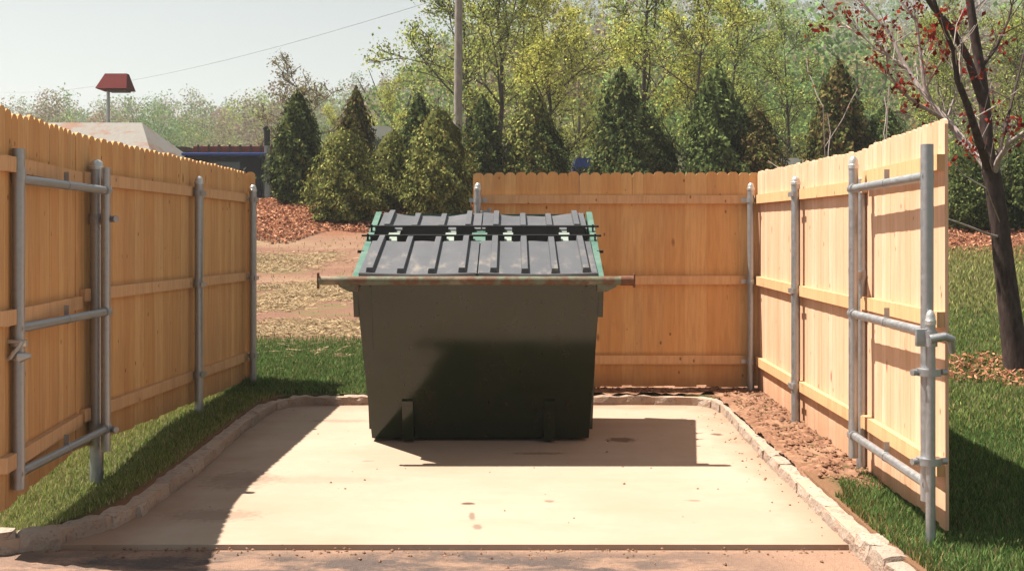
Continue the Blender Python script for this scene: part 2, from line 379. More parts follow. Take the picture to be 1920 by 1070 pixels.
m = NT('galvanised_steel'); c = m.co(); a = m.noise(c, 30, 5, .6); b = m.vor(c, 60)
GALV = m.fin(m.mix(a, (.27, .28, .30), (.46, .47, .49)), m.rng(a, .3, .7, .36, .58), .8, bump=b, bs=.1, bd=.002, spec=.5)
m = NT('bright_cap'); CAPM = m.fin((.52, .52, .51), .32, .6, spec=.5)
m = NT('dark_clamp'); CLAMP = m.fin(m.mix(m.noise(m.co(), 40, 3), (.22, .22, .24), (.38, .38, .40)), .5, .6)

# ------------------------------------------------------------------ fences
def boards(a, b, zt0, zt1, zb0, zb1, w=.104, th=.018, jit=.004, out=None):
    """dog-eared boards standing side by side from a to b (plan points)"""
    mb = MB(); a, b = Vector((*a, 0)), Vector((*b, 0)); L = (b-a).length; n = max(1, round(L/w)); w = L/n
    T = (b-a)/L; N = Vector((-T.y, T.x, 0))
    for i in range(n):
        t = (i+.5)/n; p = a+T*(i+.5)*w+N*((i % 2-.5)*.0010+rnd.gauss(0, .0001))
        zt = zt0+(zt1-zt0)*t+rnd.gauss(0, jit); zb = zb0+(zb1-zb0)*t+rnd.gauss(0, jit*1.5); h = w/2+.0012; e = rnd.uniform(.028, .034)
        lean = rnd.gauss(0, .002)
        prof = [(-h, zb), (h, zb), (h, zt-e), (h-e*.42, zt-e*.35), (h-e*1.05, zt), (-h+e*1.05, zt), (-h+e*.42, zt-e*.35), (-h, zt-e)]
        vs = []
        for s_ in (-th/2, th/2):
            for u, z in prof: vs.append(p+T*(u+lean*(z-1))+N*s_+Vector((0, 0, z)))
        k = len(prof)
        mb.add(vs, [tuple(range(k))[::-1], tuple(range(k, 2*k))]+[(q, (q+1) % k, k+(q+1) % k, k+q) for q in range(k)])
    return mb
def rail(a, b, z0, z1, off, w=.04, h=.082):
    a, b = Vector((*a, z0)), Vector((*b, z1)); T = (b-a).normalized(); N = Vector((-T.y, T.x, 0)).normalized()*off
    return MB().beam(a+N, b+N, w, h)
def post(par, x, y, top, r=.033, zb=None, cap='dome'):
    zb = float(zg(x, y))-.25 if zb is None else zb
    o = obj('post', MB().tube((x, y, zb), (x, y, top), r, 18), GALV, par, True)
    if cap == 'dome': obj('post_cap', MB().dome((x, y, top), r, .05, 18), CAPM, o, True)
    else: obj('post_cap', MB().path([(x, y, top-.03), (x, y, top+.02), (x, y, top+.026)], [r*1.15, r*1.15, r*.8], 18), CAPM, o, True)
    return o
def bracket(par, x, y, z, dirx, diry, r=.033, mat=GALV):
    d = Vector((dirx, diry, 0)).normalized()
    mb = MB().path([(x, y, z-.022), (x, y, z+.022)], r*1.22, 18); p = Vector((x, y, z))
    nrm = Vector((-d.y, d.x, 0))
    mb.beam(p+nrm*(r+.004)-d*.085, p+nrm*(r+.004)+d*.085, .006, .038)
    mb.path([p-nrm*(r*1.1), p-nrm*(r+.03)], .009, 8)
    return obj('pipe_bracket', mb, mat, par, True)

FG = 'cedar board fences round the bin enclosure'; GG = 'open cedar gates of the bin enclosure'
RZ = (1.925, 1.15, .385)
# back fence
t = thing('board_fence', 'amber cedar fence across the back of the enclosure right behind the bin', 'fence', (1.0, 11.3, .1), FG)
FB0, FB1 = (-.375, 11.33), (2.39, 11.33)
obj('board_panel', boards(FB0, FB1, 2.185, 2.19, .125, .125), BOARD, t)
for z in RZ: obj('rail', rail((-.36, 11.33), (2.33, 11.33), z, z, -.031), RAIL, t)
post(t, 2.28, 11.2, 2.03); post(t, -.325, 11.2, 2.03)
for z in RZ:
    bracket(t, 2.28, 11.2, z-.01, 1, 0); bracket(t, -.325, 11.2, z-.01, 1, 0)
lt = MB().tube((-.30, 11.16, 1.80), (-.215, 11.16, 1.80), .016, 10).path([(-.215, 11.16, 1.77), (-.215, 11.16, 1.84)], .02, 10)
obj('bolt_arm', lt, CLAMP, t, True)
# right fence
t = thing('board_fence', 'pale sunlit cedar side fence standing in the bare soil on the right of the bin', 'fence', (2.35, 9.4, .1), FG)
A_, B_ = (2.375, 11.30), (2.335, 7.62)
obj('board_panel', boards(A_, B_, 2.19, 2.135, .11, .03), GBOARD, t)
for z in RZ:
    obj('rail', rail((2.375, 11.28), (2.355, 9.47), z, z-.02, -.031), RAIL, t); obj('rail', rail((2.354, 9.46), (2.335, 7.66), z-.02, z-.035, -.031), RAIL, t)
post(t, 2.285, 9.45, 2.0, .036); post(t, 2.30, 7.72, 2.0-.08, .034, cap='flat')
for z in RZ: bracket(t, 2.285, 9.45, z-.02, 0, 1, .036)
obj('hinge_clamp', MB().path([(2.30, 7.72, 1.28), (2.30, 7.72, 1.34)], .041, 18).beam((2.30, 7.72, 1.31), (2.215, 7.58, 1.31), .03, .05), CLAMP, t, True)
# left fence
t = thing('board_fence', 'shaded cedar side fence on the grass strip on the left of the bin', 'fence', (-2.7, 9.6, .1), FG)
A_, B_ = (-2.87, 7.70), (-2.665, 11.72)
obj('board_panel', boards(A_, B_, 2.245, 2.215, .165, .13), BOARD, t)
obj('end_board', boards((-2.665, 11.74), (-2.575, 11.76), 2.215, 2.215, .12, .12, .1), BOARD, t)
for i, z in enumerate(RZ):
    zz = z+.025-.03*(i == 2)
    obj('rail', rail((-2.868, 7.75), (-2.765, 9.98), zz, zz, -.031), RAIL, t); obj('rail', rail((-2.764, 9.99), (-2.665, 11.70), zz, zz, -.031), RAIL, t)
post(t, -2.668, 10.0, 2.03, .036); post(t, -2.56, 11.6, 2.03, .034); post(t, -2.79, 7.88, 2.03, .045)
for z in RZ: bracket(t, -2.668, 10.0, z+.01, 0, -1, .036)
for z in RZ: bracket(t, -2.56, 11.6, z+.01, 0, -1, .034)
for z in (1.68, .28): obj('hinge_clamp', MB().path([(-2.79, 7.88, z-.035), (-2.79, 7.88, z+.035)], .053, 18).beam((-2.79, 7.88, z), (-2.70, 7.86, z), .035, .06).path([(-2.71, 7.86, z), (-2.63, 7.80, z)], .022, 10), CLAMP, t, True)

def gate(label, h, e, pa, pb, side, zt, zb, latch, loc, bmat=None):
    """h, e: plan points of hinge pipe and end pipe; pa, pb: ends of the boards; side: offset sign towards the pipes"""
    t = thing('board_gate', label, 'gate', loc, GG)
    h, e = Vector((*h, 0)), Vector((*e, 0)); T = (e-h).normalized()
    obj('board_panel', boards(pa, pb, *zt, *zb), bmat or BOARD, t)
    rz_ = [1.945, 1.13, .36]
    for z in rz_: obj('rail', rail(pa, pb, z, z, side*.031), RAIL, t)
    fr = lambda nm, a, b, r: obj(nm, MB().tube(a, b, r, 18), GALV, t, True)
    Z3 = Vector((0, 0, 1))
    hp = fr('hinge_pipe', h+Z3*.14, h+Z3*2.02, .031); 
    ep = fr('end_pipe', e+Z3*.20, e+Z3*2.035, .033)
    for z in (1.87, 1.065, .285):
        cb = obj('cross_bar', MB().tube(h+Z3*z, e+Z3*z, .026, 16).path([h+Z3*z-T*.04, h+Z3*z+T*.045], .034, 14).path([e+Z3*z+T*.02, e+Z3*z-T*.03], .031, 14).path([h.lerp(e, .5)+Z3*z-T*.012, h.lerp(e, .5)+Z3*z+T*.012], .0285, 14), GALV, t, True)
        nb = (Vector((*pa, 0)).lerp(Vector((*pb, 0)), .5)-h.lerp(e, .5)); nb = (nb-T*nb.dot(T)).normalized()
        p = h.lerp(e, .48)+Z3*(z+.02)+nb*.012; obj('strap', MB().beam(p, p+Z3*.062, .03, .006, up=T), GALV, cb)
    return t, hp, ep, T
# right gate
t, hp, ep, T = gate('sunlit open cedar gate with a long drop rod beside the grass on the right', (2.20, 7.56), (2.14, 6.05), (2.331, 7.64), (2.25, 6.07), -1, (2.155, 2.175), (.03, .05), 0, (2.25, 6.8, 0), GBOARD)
obj('pipe_cap', MB().dome((2.20, 7.56, 2.02), .031, .06, 18), CAPM, hp, True)
rod = obj('drop_rod', MB().tube((2.135, 5.985, -.10), (2.135, 5.985, 1.13), .024, 16), GALV, t, True)
obj('rod_cap', MB().dome((2.135, 5.985, 1.13), .025, .055, 16), CAPM, rod, True)
for z in (.865, .41):
    mb = MB().path([(2.138, 6.02, z-.018), (2.138, 6.02, z+.018)], .062, 18)
    mb.path([(2.07, 6.01, z), (2.045, 6.0, z)], .017, 10).path([(2.205, 6.02, z), (2.23, 6.02, z)], .017, 10)
    obj('guide_ring', mb, GALV, t, True)
la = MB().box((2.105, 5.99, 1.045), (.09, .03, .09), bev=.006).path([(2.12, 5.95, 1.04), (2.19, 5.94, 1.055), (2.23, 5.96, 1.04), (2.25, 6.0, .97)], [.024, .022, .022, .018], 10).path([(2.135, 5.985, 1.0), (2.135, 5.985, 1.08)], .034, 14)
obj('latch', la, GALV, t, True)
# left gate
t, hp, ep, T = gate('shaded open cedar gate with a bright fork latch beside the grass strip on the left', (-2.70, 7.80), (-2.662, 6.33), (-2.876, 7.715), (-2.689, 6.13), 1, (2.245, 2.245), (.16, .11), 0, (-2.85, 6.9, 0))
la = MB().path([(-2.660, 6.33, .97), (-2.660, 6.33, 1.0)], .045, 16).path([(-2.715, 6.27, 1.0), (-2.605, 6.27, 1.0)], .011, 8).path([(-2.615, 6.27, 1.0), (-2.640, 6.26, .96), (-2.660, 6.26, .94), (-2.675, 6.26, .915), (-2.705, 6.27, .905)], .012, 8).path([(-2.660, 6.33, .895), (-2.660, 6.33, .935)], .04, 16)
obj('latch', la.path([(-2.635, 6.28, .915), (-2.575, 6.28, .925)], [.03, .012], 8), CAPM, t, True)
obj('pipe_sleeve', MB().path([(-2.660, 6.33, 1.86), (-2.660, 6.33, 1.93)], .038, 16), GALV, ep, True)

# ------------------------------------------------------------------ the bin
m = NT('green_paint'); c = m.co(); a = m.noise(c, 3.5, 6, .65); b = m.noise(m.co(scale=(1, 1, .25)), 18, 5)
scr = m.noise(m.co(scale=(1, 1, 7)), 26, 2, .5); dnt = m.noise(c, 1.7, 2)
col = m.mix(m.rng(a, .4, .7), (.011, .018, .0075), (.017, .020, .0085)); col = m.mix(m.rng(b, .60, .72), col, (.024, .016, .010))
run = m.noise(m.co(scale=(1, .3, .06)), 16, 3, .6); col = m.mix(m.math('MULTIPLY', m.rng(run, .58, .76), .35), col, (.030, .017, .010))
col = m.mix(m.math('MULTIPLY', m.rng(m.math('MULTIPLY', scr, m.rng(m.noise(c, 2.6, 3), .4, .65)), .64, .70), .4), col, (.055, .052, .036))
GPAINT = m.fin(col, m.rng(a, .3, .7, .12, .20), 0, bump=dnt, bs=.13, bd=.02, spec=.5)
m = NT('faded_green_paint'); c = m.co(); a = m.noise(c, 8, 5)
TEAL = m.fin(m.mix(m.rng(a, .35, .65), (.04, .115, .088), (.10, .165, .135)), .55, bump=a, bs=.1)
m = NT('rusty_bar'); c = m.co(scale=(1, 1, 1)); a = m.noise(c, 11, 6, .7); b = m.noise(c, 3, 4)
col = m.mix(m.rng(a, .42, .6), (.13, .15, .105), (.13, .062, .036)); col = m.mix(m.rng(b, .55, .7), col, (.34, .24, .17))
RUST = m.fin(col, .7, .1, bump=a, bs=.4, bd=.004)
m = NT('dark_rust'); a = m.noise(m.co(), 25, 5); DRUST = m.fin(m.mix(a, (.07, .035, .025), (.20, .08, .04)), .8, bump=a, bs=.5)
m = NT('black_plastic'); c = m.co(); a = m.noise(c, 4, 6, .7); b = m.noise(m.co(scale=(1, .4, 1), loc=(3, 1, 0)), 7, 6, .7)
col = m.mix(a, (.045, .047, .057), (.082, .085, .10)); dust = m.rng(b, .52, .70)
sx = m.new('ShaderNodeSeparateXYZ'); m.put(sx.inputs[0], c)
dust = m.math('MULTIPLY', dust, m.rng(sx.outputs[1], -.45, -.95, .10, .6))
PLAST = m.fin(m.mix(dust, col, (.34, .28, .21)), m.math('MULTIPLY_ADD', dust, .25, .56), 0, bump=a, bs=.08, spec=.5)
m = NT('shaded_dark_plastic'); DPLAST = m.fin(m.mix(m.noise(m.co(), 9, 4), (.018, .016, .018), (.03, .027, .03)), .55, spec=.25)  # lid plastic darkened, putting the shade of the knuckle fronts into its colour
m = NT('pale_steel'); PALE = m.fin(m.mix(m.noise(m.co(), 12, 4), (.20, .27, .23), (.32, .34, .31)), .5, .2)
m = NT('black_gap'); DARK = m.fin((.012, .012, .014), .8)
BX = -.248; bz = float(padz(9.7))
D0 = thing('waste_bin', 'large dark green steel bin with black ribbed lids on the concrete slab', 'bin', (BX, 9.6, bz))
ZF, ZR, YF, YR, YB = 1.235, 1.745, 8.56, 10.34, 10.42
WT, WB, YG = .895, .85, 9.20
SL = (ZR-1.265)/(YR-8.60)
def rz(y): return 1.265+SL*(y-8.60)
# hull: front leans out, sides taper, top edge slopes up to the back
b0 = bz+.014
hull = [(BX-WB, YG, b0), (BX+WB, YG, b0), (BX+WB, 10.25, b0), (BX-WB, 10.25, b0)]
rim = [(BX-WT, YF, ZF), (BX+WT, YF, ZF), (BX+WT+.02, YB, ZR-.02), (BX-WT-.02, YB, ZR-.02)]
rimi = [(BX-WT+.03, YF+.03, ZF), (BX+WT-.03, YF+.03, ZF), (BX+WT-.02, YB-.03, ZR-.02), (BX-WT+.02, YB-.03, ZR-.02)]
ins = [(BX-WB+.03, YG+.03, b0+.03), (BX+WB-.03, YG+.03, b0+.03), (BX+WB-.03, 10.22, b0+.03), (BX-WB+.03, 10.22, b0+.03)]
mb = MB().add(hull+rim+rimi+ins, [(3, 2, 1, 0)]+[(i, (i+1) % 4, 4+(i+1) % 4, 4+i) for i in range(4)]+[(4+i, 4+(i+1) % 4, 8+(i+1) % 4, 8+i) for i in range(4)]+[(8+i, 8+(i+1) % 4, 12+(i+1) % 4, 12+i) for i in range(4)]+[(12, 13, 14, 15)])
body = obj('body', mb, GPAINT, D0)
def frontp(x, z, off=0): t = (ZF-z)/(ZF-b0); return Vector((x, YF+(YG-YF)*t-off, z))
# folded edges on the front and the feet
for sx_ in (-1, 1):
    mb = MB(); n = Vector((0, -.90, -.43)).normalized()
    w0 = lambda z: WT+(WB-WT)*(ZF-z)/(ZF-b0)
    a, b = frontp(BX+sx_*(w0(1.2)-.105), 1.2, .004), frontp(BX+sx_*(w0(.72)-.075), .72, .004)
    mb.beam(a, b, .012, .010, up=n); obj('seam_strip', mb, GPAINT, body)
    mb = MB()                                           # wide collar plate along the side below the bar
    mb.prism([(YF+.015, ZF-.02), (YF+.10, .97), (YB-.02, 1.05), (YB-.02, ZR-.1)], 'x', BX+sx_*(WT-.012), BX+sx_*(WT+.024)); obj('side_plate', mb, GPAINT, body)
    for yq in (9.35, 9.95):
        obj('side_rib', MB().beam((BX+sx_*(WB+.012), yq, b0+.05), (BX+sx_*(WT+.005), yq, 1.0), .05, .04, up=(0, 1, 0)), GPAINT, body)
for px in (763, 1031):
    x = (px-960)/F*9.0; mb = MB()
    mb.prism([(9.13, bz), (9.02, .30), (9.12, .30), (9.24, b0+.02), (10.2, b0+.005), (10.2, bz)], 'x', x-.042, x+.042); obj('skid', mb, GPAINT, D0)
# front bar with end plates, gussets under it
ba, bb = (BX-1.15, 8.5, 1.245), (BX+1.125, 8.5, 1.245)
bar = obj('front_bar', MB().tube(ba, bb, .032, 18), RUST, D0, True)
obj('end_plate', MB().box((ba[0]-.006, 8.5, 1.245), (.012, .05, .115), bev=.003), DRUST, bar)
obj('end_plate', MB().path([(bb[0]-.09, 8.5, 1.245), (bb[0]+.004, 8.5, 1.245)], .036, 18).box((bb[0]+.008, 8.5, 1.245), (.012, .05, .10), bev=.003), DRUST, bar)
for sx_ in (-1, 1):
    prof = [(BX+sx_*(WT-.03), 1.235), (BX+sx_*1.02, 1.235), (BX+sx_*1.0, 1.20), (BX+sx_*.93, 1.165), (BX+sx_*(WT-.03), 1.165)]
    obj('gusset', MB().prism(prof, 'y', 8.485, 8.56), RUST, body)
mb = MB().beam((BX-1.0, 8.53, 1.268), (BX+1.0, 8.53, 1.268), .09, .012); obj('rim_flange', mb, TEAL, body)
# sloping top frame
for sx_ in (-1, 1):
    a, b = Vector((BX+sx_*(WT-.0), 8.56, rz(8.56)-.012)), Vector((BX+sx_*(WT+.035), YR+.06, rz(YR+.06)+.0))
    obj('top_frame', MB().beam(a, b, .05, .05), TEAL, body)
    for yq in (9.22,): obj('lid_stop', MB().box((BX+sx_*(WT+.045), yq, rz(yq)+.01), (.05, .02, .02)), DARK, body)
obj('hinge_plate', MB().add([(BX+q*(WT-.01), y, rz(y)+d) for d in (-.03, -.045) for y, q in ((9.43, -1), (9.43, 1), (9.83, 1), (9.83, -1))], [(0, 1, 2, 3), (7, 6, 5, 4), (0, 4, 5, 1), (1, 5, 6, 2), (2, 6, 7, 3), (3, 7, 4, 0)]), PALE, body)
for ga, gb in ((729, 744), (837, 851), (887, 910), (946, 959), (1052, 1066)):
    xa_, xb_ = (ga-963)/F*9.6, (gb-957)/F*9.6
    obj('hinge_tab', MB().add([(x, y, rz(y)+d) for d in (.016, .0) for y, x in ((9.43, xa_), (9.43, xb_), (9.83, xb_), (9.83, xa_))], [(0, 1, 2, 3), (7, 6, 5, 4), (0, 4, 5, 1), (1, 5, 6, 2), (2, 6, 7, 3), (3, 7, 4, 0)]), PALE if ga != 887 else TEAL, body)
obj('center_beam', MB().beam((BX-.02, 8.6, rz(8.6)-.03), (BX-.02, YR, rz(YR)-.03), .06, .04), TEAL, body)
obj('back_panel', MB().beam((BX-WT, YB, ZR-.03), (BX+WT, YB, ZR-.03), .03, .10), TEAL, body)
# lids: plates that sag a little, ribs, front lip and hinge knuckles
def lid(name, x0, x1, y0, y1, ribs, sag, lip, knuckles, yk, ktop):
    nxq, nyq = 25, 9; mb = MB(); th = .012; vs = []
    def zt(x, y):
        u = (x-x0)/(x1-x0); v = (y-y0)/(y1-y0)
        return rz(y)+.034-sag*math.sin(math.pi*u)*(.3+.7*(v if name == 'rear_lid' else 1-v))+.004*math.sin(u*17)*v
    for dz in (0, -th):
        for j in range(nyq):
            for i in range(nxq):
                x = x0+(x1-x0)*i/(nxq-1); y = y0+(y1-y0)*j/(nyq-1); vs.append((x, y, zt(x, y)+dz))
    fs = []; o = nxq*nyq
    for j in range(nyq-1):
        for i in range(nxq-1):
            a = j*nxq+i; fs += [(a, a+1, a+1+nxq, a+nxq), (o+a, o+a+nxq, o+a+1+nxq, o+a+1)]
    for i in range(nxq-1): fs += [(i, o+i, o+i+1, i+1), (o-nxq+i, o-nxq+i+1, 2*o-nxq+i+1, 2*o-nxq+i)]
    for j in range(nyq-1): fs += [(j*nxq, (j+1)*nxq, o+(j+1)*nxq, o+j*nxq), (j*nxq+nxq-1, o+j*nxq+nxq-1, o+(j+1)*nxq+nxq-1, (j+1)*nxq+nxq-1)]
    mb.add(vs, fs)
    L = obj(name, mb, PLAST, D0, True)
    if lip: obj('lip', MB().path([(x0+.005+(x1-x0-.01)*k/12, y0-.004, zt(x0+(x1-x0)*k/12, y0)-.02) for k in range(13)], .027, 8), DPLAST, L, True)
    for xr in ribs:
        r = MB(); ya, yb = y0+.035, y1+(.05 if name == 'front_lid' else -.01); q = []
        for k in range(7):
            y = ya+(yb-ya)*k/6; z = zt(min(max(xr, x0), x1), min(y, y1))+(rz(y)-rz(min(y, y1)))
            hh = .036 if k < 6 else .03
            q += [(xr-.028, y, z-.005), (xr-.022, y, z+hh), (xr+.022, y, z+hh), (xr+.028, y, z-.005)]
        r.add(q, [(3, 2, 1, 0), (24, 25, 26, 27)]+[(4*k+e, 4*k+(e+1) % 4, 4*k+4+(e+1) % 4, 4*k+4+e) for k in range(6) for e in range(4)])
        obj('rib', r, PLAST, L)
    for (a, b) in knuckles:
        obj('hinge_knuckle', MB().box(((a+b)/2, yk+.035, ktop-.06), (b-a, .07, .12), bev=.006), DPLAST, L)
    return L
def pxx(px, d): return (px-960)/F*d
k1 = [[(694, 729), (744, 837), (851, 887)], [(910, 946), (959, 1052), (1066, 1103)]]
k2 = [[(703, 739), (754, 840), (855, 889)], [(910, 946), (960, 1049), (1063, 1098)]]
rb = [[693, 751, 809, 866], [925.5, 984, 1040.5, 1099]]
for s_ in (0, 1):
    x0, x1 = ((BX-WT+.02, BX-.012), (BX-.002, BX+WT-.02))[s_]
    ribs = [pxx(p, 8.63) for p in rb[s_]]
    lid('front_lid', x0, x1, 8.585, 9.44, ribs, .012, True, [(pxx(a, 9.5), pxx(b, 9.5)) for a, b in k1[s_]], 9.50, rz(9.5)+.066)
    lid('rear_lid', x0, x1, 9.80, YR, ribs, .035, False, [(pxx(a, 9.75), pxx(b, 9.75)) for a, b in k2[s_]], 9.76, rz(9.76)+.072)
for yq, zq in ((9.505, rz(9.5)+.06), (9.765, rz(9.76)+.066)):
    r = obj('hinge_rod', MB().tube((BX-.97, yq, zq), (BX+.97, yq, zq), .009, 8), DARK, D0, True)
    for sx_ in (-1, 1): obj('rod_bracket', MB().box((BX+sx_*.92, yq, zq-.05), (.012, .05, .13)), DARK, r)


# ------------------------------------------------------------------ vegetation
def leafmat(name, bright=1., trans=.35, var=.38):
    m = NT(name); r = m.isl(); a = m.attr('tint')
    v = m.rng(r, 0, 1, (1-var)*bright, (1+var)*bright); x = m.new('ShaderNodeVectorMath', operation='SCALE'); m.put(x.inputs[0], a); m.put(x.inputs['Scale'], v)
    return m.leafy(x.outputs[0], trans)
LEAF = leafmat('young_leaves', 1.0, .4); NEEDLE = leafmat('evergreen_foliage', 1., .15); GRASSM = leafmat('grass_blades', 1., .3)
WOODM = leafmat('woodland_foliage', 1., .25, .2); CHIP = leafmat('wood_chips', 1., .0); STRAWM = leafmat('straw', 1., .15)
def barkm(name, lo, hi, sc=14):
    m = NT(name); a = m.noise(m.co(scale=(1, 1, .3)), sc, 6, .65); return m.fin(m.mix(m.rng(a, .3, .7), lo, hi), .9, bump=a, bs=.6, bd=.02, spec=.1)
BARK = barkm('grey_brown_bark', (.055, .042, .033), (.15, .12, .10)); DBARK = barkm('dark_bark', (.030, .019, .018), (.085, .06, .055), 22)
PBARK = barkm('pale_bark', (.22, .17, .16), (.44, .37, .35), 30)

def cards(pos, size, tint, rg, asp=.6, up=0., nrm=None):
    """leaf-shaped quads at random orientations; returns V, F, tint per vertex"""
    n = len(pos); a = rg.normal(size=(n, 3)); a /= np.linalg.norm(a, axis=1)[:, None]
    if nrm is not None: a = nrm+a*.7; a /= np.linalg.norm(a, axis=1)[:, None]
    b = rg.normal(size=(n, 3)); b[:, 2] += up; b -= a*(a*b).sum(1)[:, None]; b /= np.linalg.norm(b, axis=1)[:, None]
    c = np.cross(a, b); s = np.asarray(size).reshape(-1, 1)*np.ones((n, 1))
    V = np.stack([pos-b*s*.5, pos+c*s*asp*.5+a*s*.06, pos+b*s*.5, pos-c*s*asp*.5+a*s*.06], 1).reshape(-1, 3)
    Fc = np.arange(4*n).reshape(n, 4); return V, Fc, np.repeat(tint, 4, axis=0)
def tints(n, base, var, rg):
    base = np.asarray(base); return np.clip(base[rg.integers(0, len(base), n)]*(1+var*rg.normal(size=(n, 1))), .004, .9)

# --- grass blades
def blades(n, xr, yr, keep, h, w, cols, rg, lift=0.):
    x = rg.uniform(*xr, n); y = rg.uniform(*yr, n); k = keep(x, y); x, y = x[k], y[k]; n = len(x)
    z = zg(x, y)-.004+lift; hh = h*rg.uniform(.5, 1.25, n); an = rg.uniform(0, 6.283, n); ln = rg.uniform(.1, .75, n)*hh; la = rg.uniform(0, 6.283, n)
    ww = w*rg.uniform(.6, 1.4, n); p = np.stack([x, y, z], 1); d = np.stack([np.cos(an), np.sin(an), 0*an], 1)*ww[:, None]/2
    l = np.stack([np.cos(la), np.sin(la), 0*la], 1)*ln[:, None]; u = np.zeros((n, 3)); u[:, 2] = hh
    V = np.stack([p-d, p+d, p+d*.7+u*.55+l*.35, p-d*.7+u*.55+l*.35, p+u+l], 1).reshape(-1, 3)
    b = np.arange(n)[:, None]*5; T = np.concatenate([b+[0, 1, 2], b+[0, 2, 3], b+[3, 2, 4]], 0)
    return V, T, np.repeat(tints(n, cols, .22, rg), 5, axis=0)
GC = [(.10, .185, .055), (.08, .15, .045), (.14, .205, .065), (.115, .175, .055), (.21, .20, .09)]
GL = [(.19, .24, .06), (.24, .26, .085), (.15, .20, .055), (.30, .26, .13)]
kk = lambda x, y: ~inpad(x, y)
near_k = lambda x, y: (np.min([np.hypot(x-a, y-b) for a, b in KA[::1]], axis=0) > -1)
soilk = lambda x, y: ~((y > 7.35+.25*np.sin(x*9)+.12*np.sin(x*31)) & (x > 1.8) & (x < 2.6) & (y < 11.6)) & ~((y > 10.95) & (y < 11.75) & (x > -.5) & (x < 2.6))
kd = lambda x, y: kk(x, y) & kk(x+.06, y+.02) & kk(x-.06, y-.02) & kk(x, y-.06) & soilk(x, y)
DRY = [(.22, .16, .07), (.30, .21, .10), (.16, .12, .05)]
kedge = lambda x, y: kk(x-.055, y) & kk(x+.055, y) & ~kk(x-.16+.05*np.sin(y*23), y) & soilk(x, y)
B = [blades(5000, (1.85, 2.15), (4.3, 7.4), kedge, .055, .007, DRY+GC[:2], rng), blades(60000, (-4.2, -2.2), (6.1, 11.3), kd, .040, .006, GL, rng),
     blades(60000, (-3.2, .3), (11.0, 13.7), lambda x, y: kd(x, y) & (rng.random(x.shape) < np.clip((13.75-y)/.6,   .12, 1)), .05, .008, GC, rng),
     blades(110000, (1.85, 4.2), (4.3, 9.5), kd, .045, .0065, GC, rng),
     blades(80000, (2.3, 8.5), (9, 15.5), lambda x, y: kd(x, y) & (x > 2.5), .06, .011, GC+GL, rng),
     blades(60000, (3.0, 12), (15, 20.6), kd, .085, .02, [(.24, .27, .085), (.29, .28, .11), (.18, .22, .07), (.32, .27, .14)], rng),
     blades(5000, (-4.5, 2.0), (13.4, 21.5), lambda x, y: rng.random(x.shape) < .35+.3*np.sin(x*1.1+1)*np.sin(y*1.7), .045, .012, GL+[(.30, .22, .10)], rng)]
o = 0; Vs, Ts, Cs = [], [], []
for v, t_, c_ in B: Vs.append(v); Ts.append(t_+o); Cs.append(c_); o += len(v)
gr = kind(obj('grass', mesh_np('grass', np.concatenate(Vs), np.concatenate(Ts), 3, np.concatenate(Cs)), GRASSM), 'stuff')

# --- straw, wood chips, clods
def strands(n, c, r, rg, L=.22, lift=.05):
    x = c[0]+rg.normal(size=n)*r[0]; y = c[1]+rg.normal(size=n)*r[1]; q = np.exp(-(((x-c[0])/r[0])**2+((y-c[1])/r[1])**2)/1.5)
    z = zg(x, y)+.01+rg.random(n)*lift*q; p = np.stack([x, y, z], 1); an = rg.uniform(0, 6.283, n); ll = L*rg.uniform(.5, 1.3, n)
    d = np.stack([np.cos(an), np.sin(an)*.8, rg.normal(size=n)*.22], 1)*ll[:, None]/2; w = np.zeros((n, 3)); w[:, 2] = .0035; w[:, 1] = .0035
    V = np.stack([p-d-w, p+d-w, p+d+w, p-d+w], 1).reshape(-1, 3); return V, np.arange(4*n).reshape(n, 4), np.repeat(tints(n, [(.31, .225, .135), (.39, .295, .185), (.25, .17, .10)], .15, rg), 4, 0)
Vs, Ts, Cs, o = [], [], [], 0
for px, py, rx, ry, n in ((525, 490, .45, .28, 2200), (500, 505, .3, .2, 800), (625, 552, .5, .25, 2600), (510, 575, .22, .15, 1100), (660, 535, .4, .2, 1400), (500, 540, .4, .12, 800), (560, 622, 1.0, .14, 2600), (640, 610, .5, .15, 1300), (550, 655, .8, .3, 130), (600, 660, .03, .10, 25), (640, 668, .05, .05, 20)):
    p = ground_at(px, py); v, t_, c_ = strands(int(n*1.2), (p.x, p.y), (rx, ry), rng, .13, .03); Vs.append(v); Ts.append(t_+o); Cs.append(c_); o += len(v)
kind(obj('straw', mesh_np('straw', np.concatenate(Vs), np.concatenate(Ts), 4, np.concatenate(Cs)), STRAWM), 'stuff')
def chips(n, xr, yr, keep, sz, cols, rg, lift=.02):
    x = rg.uniform(*xr, n); y = rg.uniform(*yr, n); k = keep(x, y); x, y = x[k], y[k]; p = np.stack([x, y, zg(x, y)+.008+rg.random(len(x))*lift], 1)
    return cards(p, sz*rg.uniform(.5, 1.4, len(x)), tints(len(x), cols, .2, rg), rg, .35, nrm=np.tile([0, -.25, 1.], (len(x), 1)))
MC = [(.30, .13, .072), (.22, .085, .048), (.40, .21, .135), (.14, .055, .034)]
TRX, TRY = 5.15, 12.05
cl = [chips(60000, (-7.5, 1.5), (21, 27.5), lambda x, y: y > 21.7+.7*np.sin(x*1.7)+.3*np.sin(x*5), .075, MC, rng, .05),
      chips(24000, (5, 12), (19.5, 27), lambda x, y: y > 20.3+.5*np.sin(x*2), .08, MC, rng, .05),
      chips(2600, (TRX-.9, TRX+.9), (TRY-.7, TRY+.9), lambda x, y: np.hypot((x-TRX)/.85, (y-TRY)/.65) < 1+.12*np.sin(9*np.arctan2(y-TRY, x-TRX)), .06, MC, rng, .05)]
Vs, Ts, Cs, o = [], [], [], 0
for v, t_, c_ in cl: Vs.append(v); Ts.append(t_+o); Cs.append(c_); o += len(v)
